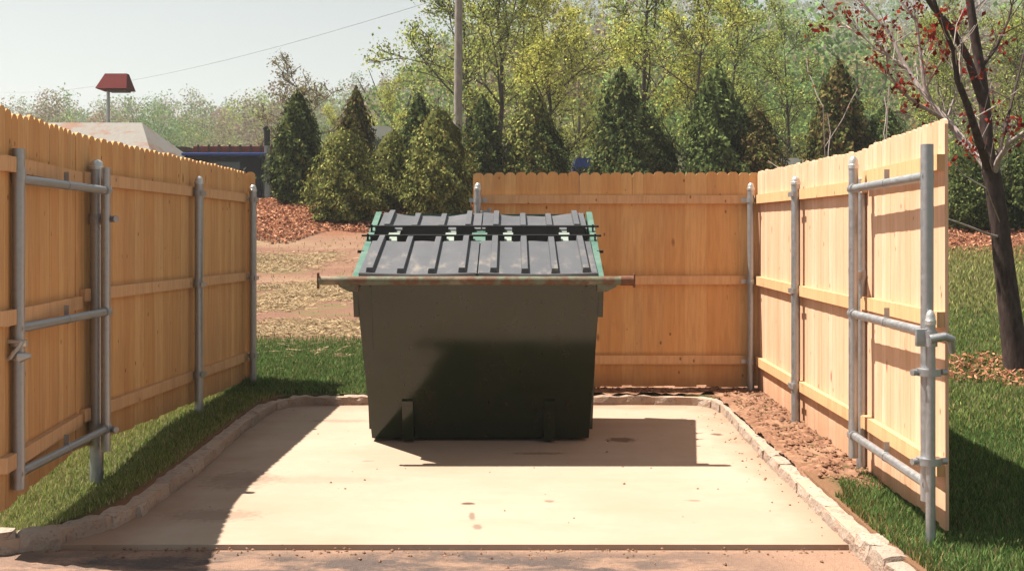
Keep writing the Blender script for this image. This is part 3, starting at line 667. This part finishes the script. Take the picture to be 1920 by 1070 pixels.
kind(obj('mulch', mesh_np('mulch', np.concatenate(Vs), np.concatenate(Ts), 4, np.concatenate(Cs)), CHIP), 'stuff')
# clods and crumbs of soil, little stones
mb = MB()
def lump(x, y, z, r):
    vs = [Vector(v)*r*rnd.uniform(.6, 1.2)+Vector((x, y, z)) for v in ((1, 0, 0), (-1, 0, 0), (0, 1, 0), (0, -1, 0), (0, 0, .7), (0, 0, -.7))]
    mb.add(vs, [(0, 2, 4), (2, 1, 4), (1, 3, 4), (3, 0, 4), (2, 0, 5), (1, 2, 5), (3, 1, 5), (0, 3, 5)])
for _ in range(900):
    x, y = rnd.uniform(1.97, 2.40), rnd.uniform(7.35, 11.1)
    if rnd.random() < .25: x, y = rnd.uniform(-.5, 2.3), rnd.uniform(11.07, 11.3)
    lump(x, y, float(soilz(x, y))+.004, rnd.choice((.008, .012, .012, .018, .026)))
for _ in range(130):
    e = rnd.random(); x = 1.83-abs(rnd.gauss(0, .12)) if e < .6 else rnd.uniform(-2, 1.8); y = rnd.uniform(6.5, 10.8); lump(x, y, float(padz(y))+.003, rnd.choice((.004, .005, .007, .011)))
for _ in range(260):
    x, y = rnd.uniform(-2.6, 1.9), 6.32-abs(rnd.gauss(0, .12)); lump(x, y, -.113+.0219*(y-6.335), rnd.choice((.004, .006, .009, .013)))
kind(obj('soil_clods', mb, SOIL), 'stuff')

# --- arborvitae
def arbor(name, label, H, Rm, cols, rg, n=2600, pw=.75, loc=(0, 0, 0), group=None):
    t = thing(name, label, 'evergreen', (0, 0, 0), group)
    ph = rg.uniform(0, 6.28, 6); lob = rg.uniform(.06, .17, 6)
    def rad(h, a):
        base = (.74+.26*sstep(h/.25))*np.power(np.clip(1-h**1.6, 0, 1), .42+.3*pw)*1.04
        l = 1+sum(lob[i]*np.sin((i+2)*a+ph[i]+h*(5+3*i)) for i in range(6))
        return Rm*base*l
    h = 1-np.sqrt(rg.random(n*3)); h = h[:n]*.99; a = rg.uniform(0, 6.283, n); lp_ = 1+.13*np.sin(a*6+h*24+ph[2])*np.sin(h*31-a*4+ph[3])+.06*np.sin(a*13-h*47); r = rad(h, a)*lp_*rg.uniform(.68, 1.07, n)*np.where(rg.random(n) < .07, 1.12, 1)
    pos = np.stack([np.cos(a)*r, np.sin(a)*r, .04+h*H], 1); out = np.stack([np.cos(a), np.sin(a), .35+0*a], 1)
    clump = .72+.5*(np.sin(a*5+h*17+ph[0])*np.sin(h*23+a*3+ph[1])+.5*np.sin(a*9-h*31))[:, None]*.5
    V, Fc, tt = cards(pos, H*rg.uniform(.022, .046, n), tints(n, cols, .22, rg)*np.clip(clump+.25, .5, 1.4), rg, .55, up=1.6, nrm=out)
    tip = rg.random((60, 3))*[1, 1, 1]; hp = .86+.16*tip[:, 0]; pt = np.stack([(tip[:, 1]-.5)*.1*(1.05-hp)*4, (tip[:, 2]-.5)*.1*(1.05-hp)*4, hp*H], 1)
    V2, F2, t2 = cards(pt, H*.05, tints(60, cols, .2, rg), rg, .4, up=3.)
    # inner mass so the crown is not see-through
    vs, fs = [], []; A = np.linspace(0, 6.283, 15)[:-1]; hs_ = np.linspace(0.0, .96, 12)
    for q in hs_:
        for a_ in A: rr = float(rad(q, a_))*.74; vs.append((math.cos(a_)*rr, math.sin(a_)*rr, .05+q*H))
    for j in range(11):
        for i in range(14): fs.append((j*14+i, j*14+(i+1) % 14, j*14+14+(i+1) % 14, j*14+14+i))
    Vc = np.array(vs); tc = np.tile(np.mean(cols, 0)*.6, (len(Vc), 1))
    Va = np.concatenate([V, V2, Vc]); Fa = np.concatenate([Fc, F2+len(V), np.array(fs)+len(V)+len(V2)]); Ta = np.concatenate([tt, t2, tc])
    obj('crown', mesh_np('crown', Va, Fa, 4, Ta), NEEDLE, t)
    obj('trunk', MB().path([(0, 0, -.2), (0.01, 0, H*.4), (0, 0, H*.9)], [H*.018, H*.013, .01], 8), BARK, t, True)
    t.location = loc; return t
DK = [(.06, .088, .030), (.08, .108, .036), (.04, .062, .025), (.13, .135, .048)]
OL = [(.19, .205, .06), (.14, .16, .048), (.08, .10, .034), (.25, .225, .075)]
BR = [(.085, .10, .03), (.12, .095, .036), (.06, .078, .025), (.16, .11, .05)]
GR = [(.09, .13, .045), (.13, .165, .055), (.065, .095, .036)]
AG = 'evergreens planted in the mulched bank behind the enclosure'
AV = [(558, 170, 378, 47, DK, .66, 'tall dark pointed evergreen nearest the truck, leftmost of the evergreen row'),
      (668, 165, 385, 38, BR, .85, 'dark narrow evergreen with a thin brown tip behind the bushy left one'),
      (645, 238, 414, 62, OL, .56, 'short bushy olive evergreen whose skirt overhangs the mulch left of the bin'),
      (738, 243, 395, 40, OL, .55, 'smallest green evergreen beside the big bright one above the bin lids'),
      (785, 176, 370, 38, DK, .75, 'slim dark evergreen peeping up behind the small one, left of the utility pole'),
      (822, 202, 404, 64, OL, .55, 'large bright olive evergreen above the bin lids, in front of the utility pole'),
      (905, 180, 368, 40, DK, .42, 'dark round-topped evergreen right of the utility pole over the left fence end'),
      (998, 163, 365, 48, OL, .85, 'yellowish pointed evergreen standing behind a shorter dark-centred one'),
      (1018, 214, 366, 52, DK, .50, 'shorter dark evergreen in front of the yellowish pointed one'),
      (1165, 128, 366, 50, DK, .75, 'tall dark evergreen spire behind the broad one over the back fence'),
      (1192, 182, 370, 74, DK, .50, 'broadest evergreen of the row, over the middle of the back fence'),
      (1345, 122, 366, 56, GR, .55, 'tall upright evergreen with a blunt top above the right part of the back fence'),
      (1415, 200, 372, 66, BR, .7, 'wide brownish cone-shaped evergreen above the back right fence corner'),
      (1572, 112, 356, 58, BR, .8, 'tall rusty brown evergreen behind the sunlit side fence'),
      (1658, 198, 352, 50, GR, .5, 'small round green evergreen peeping over the sunlit side fence'),
      (1822, 262, 428, 66, DK, .5, 'dark evergreen on the mulch just beyond the gate, left of the red-leaved tree trunk'),
      (1935, 215, 430, 60, DK, .5, 'dark evergreen at the right edge of the photo behind the red-leaved tree')]
for px, top, base, hw, cols, pw, lab in AV:
    p = ground_at(px, base)
    if p.y > 26.4 or p.y < 18: p = P(px, base, 26.2); p.z = float(zg(p.x, p.y))
    H = CAMZ-(top-HY)/F*p.y-p.z
    arbor('evergreen', lab, H, hw/F*p.y*1.05, cols, np.random.default_rng(px), 11000 if hw > 45 else 8500, pw*.95, (p.x, p.y, p.z-.03), AG)

# --- deciduous trees: branching skeleton with leaf clusters at the twigs
def skeleton(H, r0, rg, lean=0., first=.25, limbs=9, spread=.8, depth=3):
    br, tips = [], []
    def go(p, d, L, r, dep):
        n = 6 if dep == 0 else 4; pts = [p.copy()]; rs = [r]; q = p.copy(); dd = d.copy()
        for i in range(n):
            dd = dd+rg.normal(size=3)*(.07 if dep == 0 else .17)+np.array([0, 0, .05 if dep else .1]); dd /= np.linalg.norm(dd)
            q = q+dd*L/n; pts.append(q.copy()); rs.append(r*(1-.75*(i+1)/n) if dep else r*(1-.8*(i+1)/n))
            if dep >= depth-1: tips.append((q.copy(), dep))
            if dep < depth and ((i+1)/n >= first or dep):
                for _ in range(max(1, limbs//4) if dep == 0 else rg.integers(1, 3)):
                    a = rg.uniform(0, 6.283); side = np.array([math.cos(a), math.sin(a), 0])
                    nd = dd*(.75 if dep == 0 else .8)+side*spread*rg.uniform(.6, 1.1); nd /= np.linalg.norm(nd)
                    k = 1-.5*(i+1)/n
                    go(q, nd, L*(.46 if dep == 0 else .52)*k*rg.uniform(.8, 1.25), rs[-1]*.6, dep+1)
        br.append((pts, rs, dep))
    go(np.zeros(3), np.array([lean, 0, 1.]), H, r0, 0)
    return br, tips
def tree(name, label, cat, H, r0, cols, rg, bark=BARK, nleaf=9, lsz=.11, rad=.28, group=None, **k):
    t = thing(name, label, cat, (0, 0, 0), group); br, tips = skeleton(H, r0, rg, **k)
    tr, bm_ = MB(), MB()
    for pts, rs, dep in br:
        (tr if dep == 0 else bm_).path(pts, [max(x, .020 if H > 5 else .006) for x in rs], 8 if dep == 0 else 4, cap=False)
    tt = obj('trunk', tr, bark, t, True); obj('branches', bm_, bark, t, True)
    if nleaf:
        tp = np.array([q for q, _ in tips]); pos = np.repeat(tp, nleaf, 0); pos = pos+rg.normal(size=pos.shape)*rad*.5
        V, Fc, ti = cards(pos, lsz*rg.uniform(.6, 1.4, len(pos)), tints(len(pos), cols, .25, rg), rg, .7); obj('crown', mesh_np('crown', V, Fc, 4, ti), LEAF, t)
    return t
YG = [(.33, .38, .09), (.26, .32, .075), (.40, .40, .12), (.19, .23, .06)]
YG2 = [(.43, .44, .085), (.34, .38, .08), (.48, .44, .13)]
BUD = [(.22, .17, .09), (.20, .19, .08), (.26, .22, .10)]
TG = 'young-leaved trees behind the evergreens'
TR = [('leafy', 878, 41, 8.9, .5, 'leaning young-leaved tree with an open crown beside the utility pole'),
      ('leafy', 925, 38, 8.6, 2.1, 'many-branched young-leaved tree just right of the utility pole'),
      ('yellow', 1046, 36, 6.6, 1.1, 'bright yellow-green tree with a dark forked trunk left of the tall evergreen spire'),
      ('leafy', 1203, 40, 9.3, 3.3, 'tall straight-trunked leafy tree rising behind the broadest evergreen'),
      ('yellow', 1290, 37, 6.9, 4.4, 'yellow-green tree between the broadest and the blunt-topped evergreens'),
      ('leafy', 1385, 43, 7.6, 5.2, 'full leafy tree rising behind the blunt-topped evergreen'),
      ('leafy', 1480, 46, 7.2, .2, 'leafy tree with a thin trunk between the brownish and rusty evergreens'),
      ('yellow', 985, 45, 9.0, 2.8, 'tall feathery tree behind the yellowish pointed evergreen'),
      ('yellow', 735, 52, 5.4, 3.0, 'low rounded yellow-green tree left of the utility pole'),
      ('yellow', 650, 58, 5.0, 1.4, 'low rounded yellow-green tree behind the two leftmost evergreens'),
      ('leafy', 1750, 44, 7.2, 2.2, 'green leafy tree behind the pale twigs of the red-leaved tree'),
      ('leafy', 1900, 40, 6.6, 1.7, 'bright green leafy tree at the right edge behind the red-leaved tree')]
proto = {}
for kd_, px, d, H, rot, lab in TR:
    x = (px-960)/F*d; z = float(zg(x, d))-.1
    if kd_ not in proto:
        t = tree('leafy_tree', lab, 'tree', 12., .17, YG if kd_ == 'leafy' else YG2, np.random.default_rng(5 if kd_ == 'leafy' else 9), bark=DBARK, nleaf=6, lsz=.13, rad=.5, group=TG, limbs=10, spread=.85, first=.2)
        proto[kd_] = t; t.location = (x, d, z); t.rotation_euler = (0, 0, rot); t.scale = (H/12,)*3
    else: dup(proto[kd_], (x, d, z), rot, lab, H/12, TG)
t = tree('bare_tree', 'nearly bare slender tree with fine spreading twigs behind the leftmost evergreen', 'tree', 8.3, .10, BUD, np.random.default_rng(21), nleaf=2, lsz=.09, rad=.3, limbs=12, spread=1.1, first=.15, lean=.0)
t.location = ((560-960)/F*46, 46, 1.5); t.scale = (.7, .7, .7)
# saplings behind the side fence
for i, (px, lab) in enumerate(((1592, 'thin bare sapling leaning left behind the sunlit side fence'), (1612, 'thin straight sapling with a few orange buds behind the sunlit side fence'))):
    t = tree('sapling', lab, 'sapling', 2.75, .011, [(.35, .12, .05), (.40, .22, .08)], np.random.default_rng(31+i), bark=PBARK, nleaf=1, lsz=.04, rad=.05, depth=1, limbs=4, spread=.45, first=.4, lean=(-.12, .02)[i])
    p = P(px, 600, 13.4+i*.5); t.location = (p.x, p.y, float(zg(p.x, p.y))-.05)

# --- the red-leaved tree on the right
def Q(px, py, dy=0.): return P(px, py, 12.05+dy)
t = thing('red_leaved_tree', 'dark-trunked tree with sparse red leaves and pale twigs on the right lawn', 'tree', (TRX, TRY, .2))
tr = MB(); tr.path([Q(1912, 705), Q(1903, 660), Q(1893, 580), Q(1882, 490), Q(1874, 420), Q(1864, 350), Q(1856, 318)], [.155, .125, .112, .102, .094, .09, .09], 14)
trunk = obj('trunk', tr, DBARK, t, True)
LB = [([(1858, 330), (1850, 270, .1), (1848, 215, .1), (1840, 140, .15), (1828, 70, .2), (1818, 0, .2), (1808, -90, .3)], .078, .035, DBARK),
      ([(1856, 322), (1838, 272, -.3), (1815, 200, -.5), (1795, 150, -.6), (1788, 95, -.7), (1760, 30, -.9), (1740, -40, -1.)], .05, .014, DBARK),
      ([(1843, 195, .12), (1815, 110, .0), (1785, 55, -.1), (1748, 12, -.2), (1715, -40, -.2)], .045, .022, DBARK),
      ([(1855, 318), (1835, 292, .3), (1805, 262, .5), (1772, 222, .7), (1744, 192, .8), (1712, 148, 1.), (1690, 110, 1.1), (1668, 62, 1.2), (1635, 25, 1.3), (1600, -10, 1.4)], .052, .012, PBARK),
      ([(1786, 240, .6), (1760, 218, .5), (1720, 195, .3), (1690, 172, .2), (1665, 135, .1), (1662, 100, .0), (1638, 75, -.1)], .026, .006, PBARK),
      ([(1745, 193, .8), (1733, 160, .8), (1726, 100, .9), (1718, 40, .9), (1690, 5, 1.), (1680, -40, 1.)], .026, .010, PBARK),
      ([(1736, 165, .8), (1765, 115, .6), (1800, 78, .5), (1822, 40, .4), (1838, 10, .4)], .012, .005, PBARK),
      ([(1700, 130, 1.), (1672, 110, 1.), (1640, 90, 1.1), (1612, 62, 1.1), (1590, 52, 1.2)], .014, .004, PBARK),
      ([(1862, 330), (1872, 300, -.2), (1892, 268, -.4), (1925, 245, -.6), (1970, 200, -.8)], .036, .014, PBARK),
      ([(1845, 120, .2), (1868, 90, .4), (1890, 40, .5), (1905, -20, .6)], .022, .008, DBARK),
      ([(1870, 300, .1), (1895, 200, .5), (1915, 120, .8), (1935, 40, 1.0)], .020, .008, DBARK),
      ([(1878, 446), (1850, 438, -.2), (1815, 424, -.4), (1775, 410, -.5)], .015, .008, PBARK),
      ([(1775, 225, .7), (1790, 180, .8), (1800, 150, .9)], .010, .004, PBARK),
      ([(1880, 430, .1), (1860, 380, -.5), (1842, 330, -.9)], .007, .003, PBARK)]
rg = np.random.default_rng(3); lp = []
for pts, ra, rb_, mt in LB:
    pp = [Q(*q) for q in pts]; n = len(pp)
    tw = MB()
    for i in range(1, n):
        for _ in range(3):
            a = pp[i-1].lerp(pp[i], rnd.random()); d = (pp[i]-pp[i-1]).normalized()+Vector((rnd.gauss(0, .7), rnd.gauss(0, .7), rnd.gauss(.25, .5))); d.normalize(); L = rnd.uniform(.2, .65)
            b = a+d*L*.5; c_ = b+(d+Vector((rnd.gauss(0, .35), rnd.gauss(0, .35), rnd.gauss(.1, .3)))).normalized()*L*.5
            if a.z < 2.0: continue
            tw.path([a, b, c_], [.007, .005, .003], 4, cap=False)
            if rnd.random() < .40: lp += [c_, b.lerp(c_, .5)]
    lm = MB().path(pp, [ra+(rb_-ra)*(i/(n-1))**.8 for i in range(n)], 10); few = len(tw.v) <= 130
    if few: lm.add(tw.v, tw.f)
    lo_ = obj('limb', lm, mt, t, True)
    if not few: obj('twigs', tw, PBARK, lo_)
lp = np.array([tuple(q) for q in lp]); pos = np.repeat(lp, 7, 0)+rg.normal(size=(len(lp)*7, 3))*.045
V, Fc, ti = cards(pos-np.array(ORG[t.name]), .062*rg.uniform(.6, 1.4, len(pos)), tints(len(pos), [(.19, .016, .014), (.14, .013, .013), (.24, .04, .02), (.17, .025, .018)], .25, rg), rg, .6)
obj('red_leaves', mesh_np('red_leaves', V, Fc, 4, ti), LEAF, t)

# --- far woodland on the hill
def wood_proto(seed, H, Rc, n, tall=.55, sz=(.45, .95)):
    rg = np.random.default_rng(seed); nl = rg.integers(9, 15); cs = rg.normal(size=(nl, 3))*[Rc*.45, Rc*.45, H*.16]+[0, 0, H*.62]; rr = Rc*rg.uniform(.32, .58, nl)
    i = rg.integers(0, nl, n); d = rg.normal(size=(n, 3)); d /= np.linalg.norm(d, axis=1)[:, None]; pos = cs[i]+d*(rr[i]*rg.uniform(.35, .95, n))[:, None]*[1, 1, tall+.4]
    pos[:, 2] = np.maximum(pos[:, 2], H*.12); sh = (.75+.5*rg.random(nl))[i]
    V, Fc, _ = cards(pos, rg.uniform(*sz, n), np.ones((n, 3)), rg, .75); return V, Fc, np.repeat(sh, 4)
WP = [wood_proto(40+i, 11.+i*.6, 3.4+.25*i, 1800, sz=(.18, .38)) for i in range(7)]; WF = [wood_proto(40+i, 11.+i*.6, 3.4+.25*i, 800, sz=(.3, .55)) for i in range(7)]
BP = [wood_proto(60+i, 12., 3.2, 420, .8, (.2, .4)) for i in range(3)]
WC = [((.19, .27, .085), 6), ((.24, .28, .09), 4), ((.15, .24, .085), 6), ((.26, .23, .11), 3), ((.24, .17, .125), 3), ((.22, .165, .13), 2), ((.28, .29, .08), 2)]
pal = [c_ for c_, w_ in WC for _ in range(w_)]
rg = np.random.default_rng(77); Vs, Ts, Cs, o = [], [], [], 0; tk = MB()
pts = []
for _ in range(9000):
    y = 60*(300/60)**rg.random(); az = rg.uniform(-.56, .58); x = az*y
    if az < -.10 and y < 105: continue
    if az >= -.10 and y < 62: continue
    sp = 5.2 if y < 140 else 6.4
    if any((x-a)**2+(y-b)**2 < sp*sp for a, b in pts): continue
    pts.append((x, y))
for x, y in pts:
    sc_ = rg.uniform(.75, 1.15)*(1.0 if x/y > -.1 else .92); bare = rg.random() < .13
    V, Fc, sh = (BP[rg.integers(0, 3)] if bare else (WP if y < 165 else WF)[rg.integers(0, 7)]); a = rg.uniform(0, 6.283); ca, sa = math.cos(a), math.sin(a)
    z = float(zg(x, y)); v = V*sc_; v = np.stack([v[:, 0]*ca-v[:, 1]*sa+x, v[:, 0]*sa+v[:, 1]*ca+y, v[:, 2]+z-.3], 1)
    colr = np.array((.27, .21, .17) if bare else pal[rg.integers(0, len(pal))])*rg.uniform(.8, 1.2)
    Vs.append(v); Ts.append(Fc+o); Cs.append(colr[None]*sh[:, None]); o += len(v)
    if y < 190:
        h = 9*sc_; tk.path([(x, y, z-.5), (x+rg.normal()*.3, y, z+h*.5), (x+rg.normal()*.8, y, z+h)], [.17, .12, .04], 5, cap=False)
        for _ in range(4):
            q = h*rg.uniform(.3, .8); b = rg.uniform(0, 6.28); tk.path([(x, y, z+q), (x+math.cos(b)*1.6, y+math.sin(b)*1.6, z+q+1.8), (x+math.cos(b)*2.6, y+math.sin(b)*2.6, z+q+3.6)], [.07, .05, .02], 4, cap=False)
kind(obj('far_woodland', mesh_np('far_woodland', np.concatenate(Vs), np.concatenate(Ts), 4, np.concatenate(Cs)), WOODM), 'stuff')
kind(obj('far_woodland_trunks', tk, BARK), 'stuff')

# ------------------------------------------------------------------ things behind the left fence
m = NT('weathered_roof'); c = m.co(); a = m.noise(c, 1.1, 6, .65); b = m.noise(m.co(scale=(6, 1, 1)), 3, 3)
ROOF = m.fin(m.mix(m.rng(a, .50, .60), m.mix(b, (.13, .12, .112), (.20, .185, .17)), (.17, .085, .055)), .8, bump=b, bs=.3)
m = NT('grey_siding'); SIDING = m.fin(m.mix(m.noise(m.co(), 4, 4), (.18, .15, .13), (.28, .24, .21)), .85)
m = NT('dark_red_paint'); a = m.noise(m.co(), 5, 5); REDP = m.fin(m.mix(a, (.085, .007, .008), (.12, .012, .012)), .85, bump=a, bs=.1, spec=.1)
m = NT('trailer_red'); TRED = m.fin(m.mix(m.noise(m.co(), 3, 4), (.15, .018, .022), (.20, .035, .035)), .7, spec=.2)
m = NT('blue_paint'); BLUE = m.fin((.012, .045, .24), .45, 0, spec=.3)
m = NT('shaded_blue_paint'); SHBLUE = m.fin((.005, .006, .012), .8, spec=.05)  # truck blue taken near black: the cab's shade is put into its colour
m = NT('black_rubber'); RUB = m.fin((.012, .012, .013), .85)
m = NT('window_glass'); GLS = m.fin((.02, .024, .028), .08, 0, spec=.7)
m = NT('chrome'); CHR = m.fin((.22, .22, .23), .4, .8)
m = NT('white_paint'); WHITE = m.fin((.62, .62, .60), .45)
m = NT('brown_timber'); BROWN = m.fin((.06, .03, .022), .8)
d = 36.; x0, x1 = pxx(20, d), pxx(212, d); zr = P(0, 229, d+2.6).z; ze = P(0, 288, d).z; xe = pxx(285, d)
t = thing('shed', 'low building behind the left fence showing only its weathered pale grey roof with rusty patches', 'shed', ((x0+xe)/2, d+3, 1.6))
xL = x0-1.5
obj('wall', MB().box(((xL+xe)/2, d+2.8, (1.4+ze)/2), (xe-xL-.5, 4.6, ze-1.4-.02)), SIDING, t)
yr = d+2.8
rf = [(xL, d-.1, ze), (xe, d-.1, ze), (x1, yr, zr), (xL+1.0, yr, zr), (xL, d+5.7, ze), (xe, d+5.7, ze)]
rf2 = [(a_, b_, c_-.10) for a_, b_, c_ in rf]
obj('roof', MB().add(rf+rf2, [(0, 1, 2, 3), (3, 2, 5, 4), (1, 5, 2), (0, 3, 4), (6, 9, 8, 7), (9, 10, 11, 8), (7, 8, 11), (6, 10, 9), (0, 6, 7, 1), (1, 7, 11, 5), (5, 11, 10, 4), (4, 10, 6, 0)]), ROOF, t)
d = 40.; pc = P(203, 228, d); t = thing('hooded_pole', 'slim pole behind the shed roof topped by a dark red four-sided hood', 'pole', (pc.x, d, 1.6))
hz0, hz1 = P(0, 169, d).z, P(0, 139, d).z
obj('pole', MB().tube((pc.x, d, 1.4), (pc.x, d, hz0+.1), .055, 12), GALV, t, True)
xa, xb = pxx(188, d), pxx(246, d); ta, tb = pxx(199, d), pxx(240, d)
v = [(xa, d-.5, hz0), (xb, d-.5, hz0), (xb, d+.5, hz0), (xa, d+.5, hz0), (ta, d-.12, hz1), (tb, d-.12, hz1), (tb, d+.12, hz1), (ta, d+.12, hz1)]
hood = obj('hood', MB().add(v, [(3, 2, 1, 0), (4, 5, 6, 7)]+[(i, (i+1) % 4, 4+(i+1) % 4, 4+i) for i in range(4)]), REDP, t)
obj('lamp_tray', MB().box(((xa+xb)/2+.1, d, hz0-.035), ((xb-xa)*.6, .6, .06)), BROWN, hood)
# truck with a stack, in front of a ribbed red trailer
d = 38.; xr_, xl_ = pxx(505, d), pxx(320, d); zt = P(0, 291, d).z; gz = 1.6
t = thing('truck', 'blue truck with a dark exhaust stack parked behind the far end of the left fence', 'truck', ((xr_+xl_)/2-1, d+1, gz))
cab = MB(); X0 = xl_-1.4
prof = [(X0, gz+.7), (xr_-.25, gz+.7), (xr_-.25, zt-.08), (xr_-.4, zt-.02), (X0+1.9, zt-.02), (X0+1.35, zt-.35), (X0+.9, gz+1.75), (X0+.02, gz+1.55)]
cab.prism(prof, 'y', d, d+2.2); cabo = obj('cab', cab, SHBLUE, t)
obj('cab_visor', MB().box(((xl_+xr_)/2+.1, d+1.1, zt+.03), (xr_-xl_-.5, 2.3, .10), bev=.03), BLUE, cabo)
obj('side_window', MB().prism([(X0+1.75, gz+1.75), (xr_-.95, gz+1.75), (xr_-.95, zt-.22), (X0+2.05, zt-.22)], 'y', d-.02, d+.01), GLS, cabo)
obj('bed', MB().box((xr_+1.2, d+1.1, gz+.95), (2.7, 2.1, .35), bev=.03), RUB, t)
for xw in (X0+.75, xr_-.3, xr_+1.6):
    for yw in (d+.05, d+2.0):
        w = obj('wheel', MB().path([(xw, yw-.02, gz+.5), (xw, yw+.02, gz+.5), (xw, yw+.24, gz+.5), (xw, yw+.28, gz+.5)], [.44, .5, .5, .44], 22), RUB, t, True); obj('rim', MB().path([(xw, yw-.04, gz+.5), (xw, yw, gz+.5)], [.2, .27], 16), CHR, w, True)
sxp = pxx(499, d); stz = P(0, 238, d).z
stk = obj('exhaust_stack', MB().tube((sxp, d+.15, gz+.8), (sxp, d+.15, stz-.55), .085, 14).tube((sxp, d+.15, gz+1.3), (sxp, d+.15, gz+2.3), .13, 14), CHR, t, True)
obj('stack_tip', MB().path([(sxp, d+.15, stz-.6), (sxp, d+.15, stz-.1), (sxp-.06, d+.15, stz)], [.10, .10, .09], 14), RUB, stk, True)
mr = MB().box((xr_-.75, d-.35, gz+1.9), (.08, .22, .42), bev=.03).path([(xr_-.75, d-.35, gz+2.15), (xr_-.75, d+.02, gz+2.25)], .018, 8); obj('mirror', mr, CHR, t)
d = 43.; xa, xb = pxx(362, d), pxx(520, d); zt = P(0, 274, d).z
t = thing('trailer', 'dark red ribbed trailer body showing above the blue truck', 'trailer', ((xa+xb)/2, d+1.2, gz))
bo = obj('box_body', MB().box(((xa+xb)/2, d+1.2, (gz+.9+zt)/2), (xb-xa, 2.4, zt-gz-.9), bev=.02), TRED, t)
for k in range(8): obj('rib', MB().box((xa+.2+k*(xb-xa-.4)/7, d-.03, (gz+.9+zt)/2), (.07, .07, zt-gz-.8)), BROWN, bo)
for xw in (xa+.6, xb-.6):
    for yw in (d+.1, d+2.0): obj('wheel', MB().path([(xw, yw, gz+.5), (xw, yw+.26, gz+.5)], .5, 20), RUB, t, True)
d = 44.; t = thing('lean_to', 'low dark brown flat roof edge between the shed roof and the red trailer', 'shed', (pxx(318, d), d, gz))
zt = P(0, 281, d).z; xa, xb = pxx(262, d), pxx(357, d)
obj('roof', MB().box(((xa+xb)/2, d+1, zt), (xb-xa, 3, .16)), BROWN, t); obj('wall', MB().box(((xa+xb)/2, d+1.1, (gz+zt)/2-.05), (xb-xa-.3, 2.4, zt-gz-.06)), SIDING, t)
# vehicles glimpsed between the evergreens
def van(d, pa, pb, ptop, lab, paint, cat='van', nm='van'):
    xa, xb = pxx(pa, d), pxx(pb, d); zt = P(0, ptop, d).z; g0 = float(zg((xa+xb)/2, d)); h = zt-g0; L = xb-xa
    t = thing(nm, lab, cat, ((xa+xb)/2, d+1, g0))
    pf = [(xa, g0+.35), (xb, g0+.35), (xb, g0+h*.82), (xb-.15, g0+h*.97), (xb-.4, zt), (xa+L*.30, zt), (xa+L*.16, g0+h*.62), (xa+.05, g0+h*.52)]
    b_ = obj('body', MB().prism(pf, 'y', d, d+1.9), paint, t)
    obj('window', MB().prism([(xa+L*.22, g0+h*.62), (xb-.3, g0+h*.62), (xb-.35, g0+h*.88), (xa+L*.31, g0+h*.88)], 'y', d-.015, d+.01), GLS, b_)
    for xw in (xa+L*.2, xb-L*.2):
        for yw in (d-.02, d+1.7): obj('wheel', MB().path([(xw, yw, g0+.34), (xw, yw+.22, g0+.34)], .34, 18), RUB, t, True)
van(44., 650, 745, 236, 'white van showing its roof between the second and third evergreens', WHITE)
van(36., 1052, 1150, 296, 'blue car glimpsed between the evergreens above the back fence', BLUE, 'car', 'parked_car')
van(38., 1440, 1515, 296, 'white car glimpsed beside the brownish evergreen above the fence corner', WHITE, 'car', 'parked_car')
# utility pole and wires
d = 34.; xp = pxx(857, d); t = thing('utility_pole', 'tall grey wooden utility pole rising out of frame behind the evergreens', 'utility pole', (xp, d, 1.6))
obj('pole', MB().path([(xp, d, 1.2), (xp+.04, d, 7), (xp+.1, d, 14.5)], [.13, .12, .10], 14), barkm('pole_timber', (.20, .18, .165), (.33, .30, .275)), t, True)
ca = obj('crossarm', MB().box((xp+.1, d-.2, 13.6), (2.4, .1, .13)), BROWN, t)
for dx in (-1.05, -.35, .45, 1.1): obj('insulator', MB().path([(xp+.1+dx, d-.2, 13.66), (xp+.1+dx, d-.2, 13.8), (xp+.1+dx, d-.2, 13.86)], [.03, .06, .02], 10), WHITE, ca, True)
def wire(lab, pts):
    o = obj('power_line', MB().path(pts, .008, 5), GALV); tag(o, lab, 'wire'); return o
def cat(a, b, sag, n=24): return [a.lerp(b, i/n)-Vector((0, 0, sag*4*(i/n)*(1-i/n))) for i in range(n+1)]
wire('thin power line sagging from the utility pole across the pale sky', cat(P(857, -12, 34), P(-60, 168, 95), 1.2))

# ------------------------------------------------------------------ haze
m = NT('haze_air'); m.n.remove(m.b); vol = m.new('ShaderNodeVolumePrincipled')
vol.inputs['Color'].default_value = (.93, .95, .96, 1); vol.inputs['Density'].default_value = .0009; vol.inputs['Anisotropy'].default_value = .3
m.l.new(vol.outputs[0], m.out.inputs['Volume'])
if HAZE:
    hb = obj('haze', MB().box((0, 290, 38.), (1500, 720, 90)), m.m); kind(hb, 'stuff')
